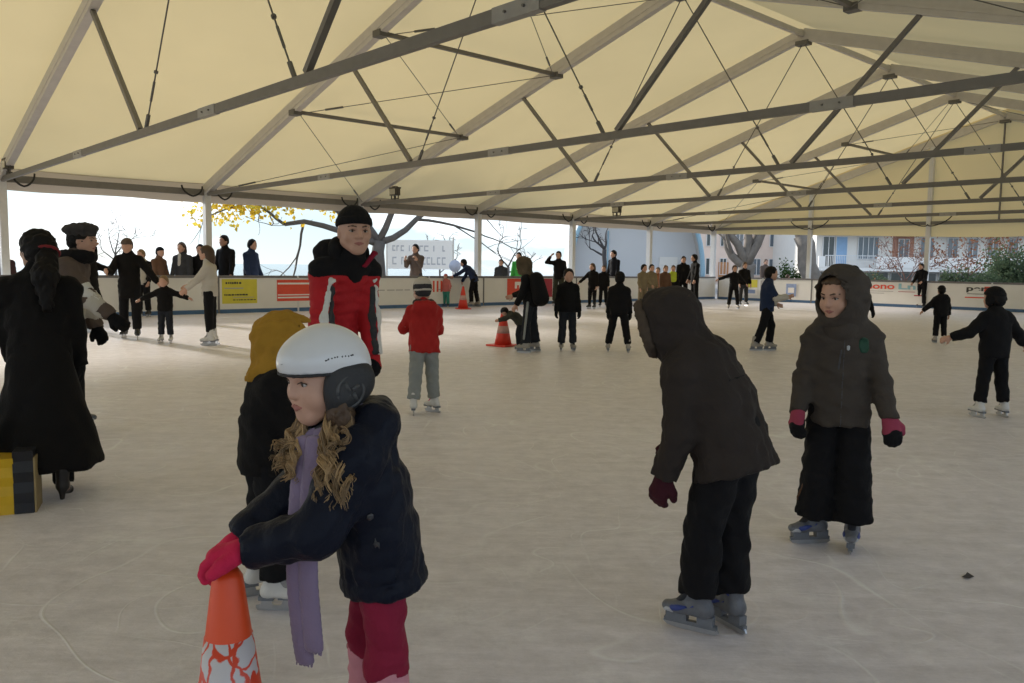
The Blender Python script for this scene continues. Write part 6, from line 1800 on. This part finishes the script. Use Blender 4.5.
# white vaulted tent beside the lake
M_VAULT = mat('vault_fabric', (0.52, 0.49, 0.46), 0.7, var=0.06, scale=0.6)
M_VAULT_W = mat('vault_wall', (0.60, 0.60, 0.60), 0.7, var=0.05, scale=0.6)
M_RIB = mat('vault_rib_blue', (0.30, 0.46, 0.55), 0.5)
DV = 54.0
vx0, vx1 = at(570, 275, DV).x, at(703, 275, DV).x
vt = empty('vaulted_tent', ((vx0 + vx1) / 2, DV, -0.06)); tag(vt, 'big white vaulted fabric hall with blue edge arch outside the boards', 'tent')
wv = vx1 - vx0; HV = 6.2; DEP = 9.0
prof = []
for k in range(25):
    a = math.pi * k / 24
    prof.append((-wv / 2 * math.copysign(abs(math.cos(a)) ** 0.75, math.cos(a)), HV * math.sin(a) ** 0.72))
vv, ff = [], []
for j in range(9):
    for x, z in prof: vv.append((x, DEP * j / 8, z + 0.06 * math.sin(j * 1.57)))
ff = [(j * 25 + i, j * 25 + i + 1, (j + 1) * 25 + i + 1, (j + 1) * 25 + i) for j in range(8) for i in range(24)]
link('vault_roof', mesh_np('vault_roof', vv, ff), vt, M_VAULT)
me = bpy.data.meshes.new('end_wall'); me.from_pydata([(x, 1.6, z) for x, z in prof], [], [tuple(range(25))]); link('end_wall', me, vt, M_VAULT_W)
MB().tube([Vector((x, -0.02, z)) for x, z in prof], 0.16, 8).build('edge_arch', M_RIB, vt, True)
for x in (-wv * 0.2, wv * 0.12): MB().tube([Vector((x, 1.5, 0)), Vector((x, 1.5, 3.9))], 0.05, 6).build('wall_pole', M_RIB, vt, True)
MB().box((wv * 0.2, 1.5, 0.0), (wv * 0.34, 1.59, 2.2)).build('door_flap', M_FAC, vt)

# information banner and round sign outside the boards
DBN = 37.0
bx0, bx1 = at(388, 265, DBN).x, at(452, 265, DBN).x
bn = empty('banner', ((bx0 + bx1) / 2, DBN, -0.06)); tag(bn, 'white banner with two rows of dark lettering on posts outside the boards', 'banner')
bw = bx1 - bx0
MB().box((-bw / 2, -0.02, 1.25), (bw / 2, 0.02, 2.55)).build('banner_sheet', mat('banner_white', (0.88, 0.86, 0.82), 0.6, var=0.04), bn)
for x in (-bw / 2 - 0.05, bw / 2 + 0.05): MB().tube([Vector((x, 0, 0)), Vector((x, 0, 2.7))], 0.04, 8).build('post', M_ALU, bn)
g = random.Random(9)
M_INK = mat('banner_ink', (0.50, 0.50, 0.52), 0.6)
for zr, hgt in ((2.18, 0.26), (1.62, 0.34)):
    x = -bw / 2 + 0.2
    while x < bw / 2 - 0.35:
        w_ = g.uniform(0.08, 0.20); mb = MB()
        mb.box((x, -0.028, zr - hgt / 2), (x + 0.045, -0.022, zr + hgt / 2))
        if g.random() < 0.7: mb.box((x + 0.045, -0.028, zr + hgt / 2 - 0.06), (x + w_, -0.022, zr + hgt / 2))
        if g.random() < 0.6: mb.box((x + 0.045, -0.028, zr - hgt / 2), (x + w_, -0.022, zr - hgt / 2 + 0.06))
        mb.build('letter', M_INK, bn); x += w_ + g.choice((0.05, 0.05, 0.07, 0.22))
ps = at(455, 266, 33)
rs = empty('round_sign', (ps.x, ps.y, -0.06)); tag(rs, 'round pale blue sign on a thin pole beside the bending man', 'sign')
MB().tube([Vector((0, 0.03, 0)), Vector((0, 0.03, ps.z + 0.35))], 0.03, 8).build('pole', M_RAIL, rs)
MB().tube([Vector((0, -0.02, ps.z + 0.06)), Vector((0, 0.0, ps.z + 0.06))], 0.24, 24).build('disc', mat('sign_blue', (0.46, 0.50, 0.62), 0.5, var=0.25, scale=5), rs, True)

# scrap of dead leaf on the ice
lp_ = ground(968, 578)
lf = tag(link('dead_leaf', mesh_np('dead_leaf', [(-0.03, 0, 0.004), (-0.005, 0.012, 0.012), (0.03, 0.004, 0.006), (0.0, -0.012, 0.003), (0.012, 0.03, 0.016), (-0.018, -0.026, 0.012)], [(0, 3, 2, 1), (1, 2, 4, 1), (0, 5, 3, 0)], False), None, M_BARK_D), 'small dark dead leaf lying on the ice at the lower right', 'leaf')
lf.location = (lp_.x, lp_.y, 0.0)
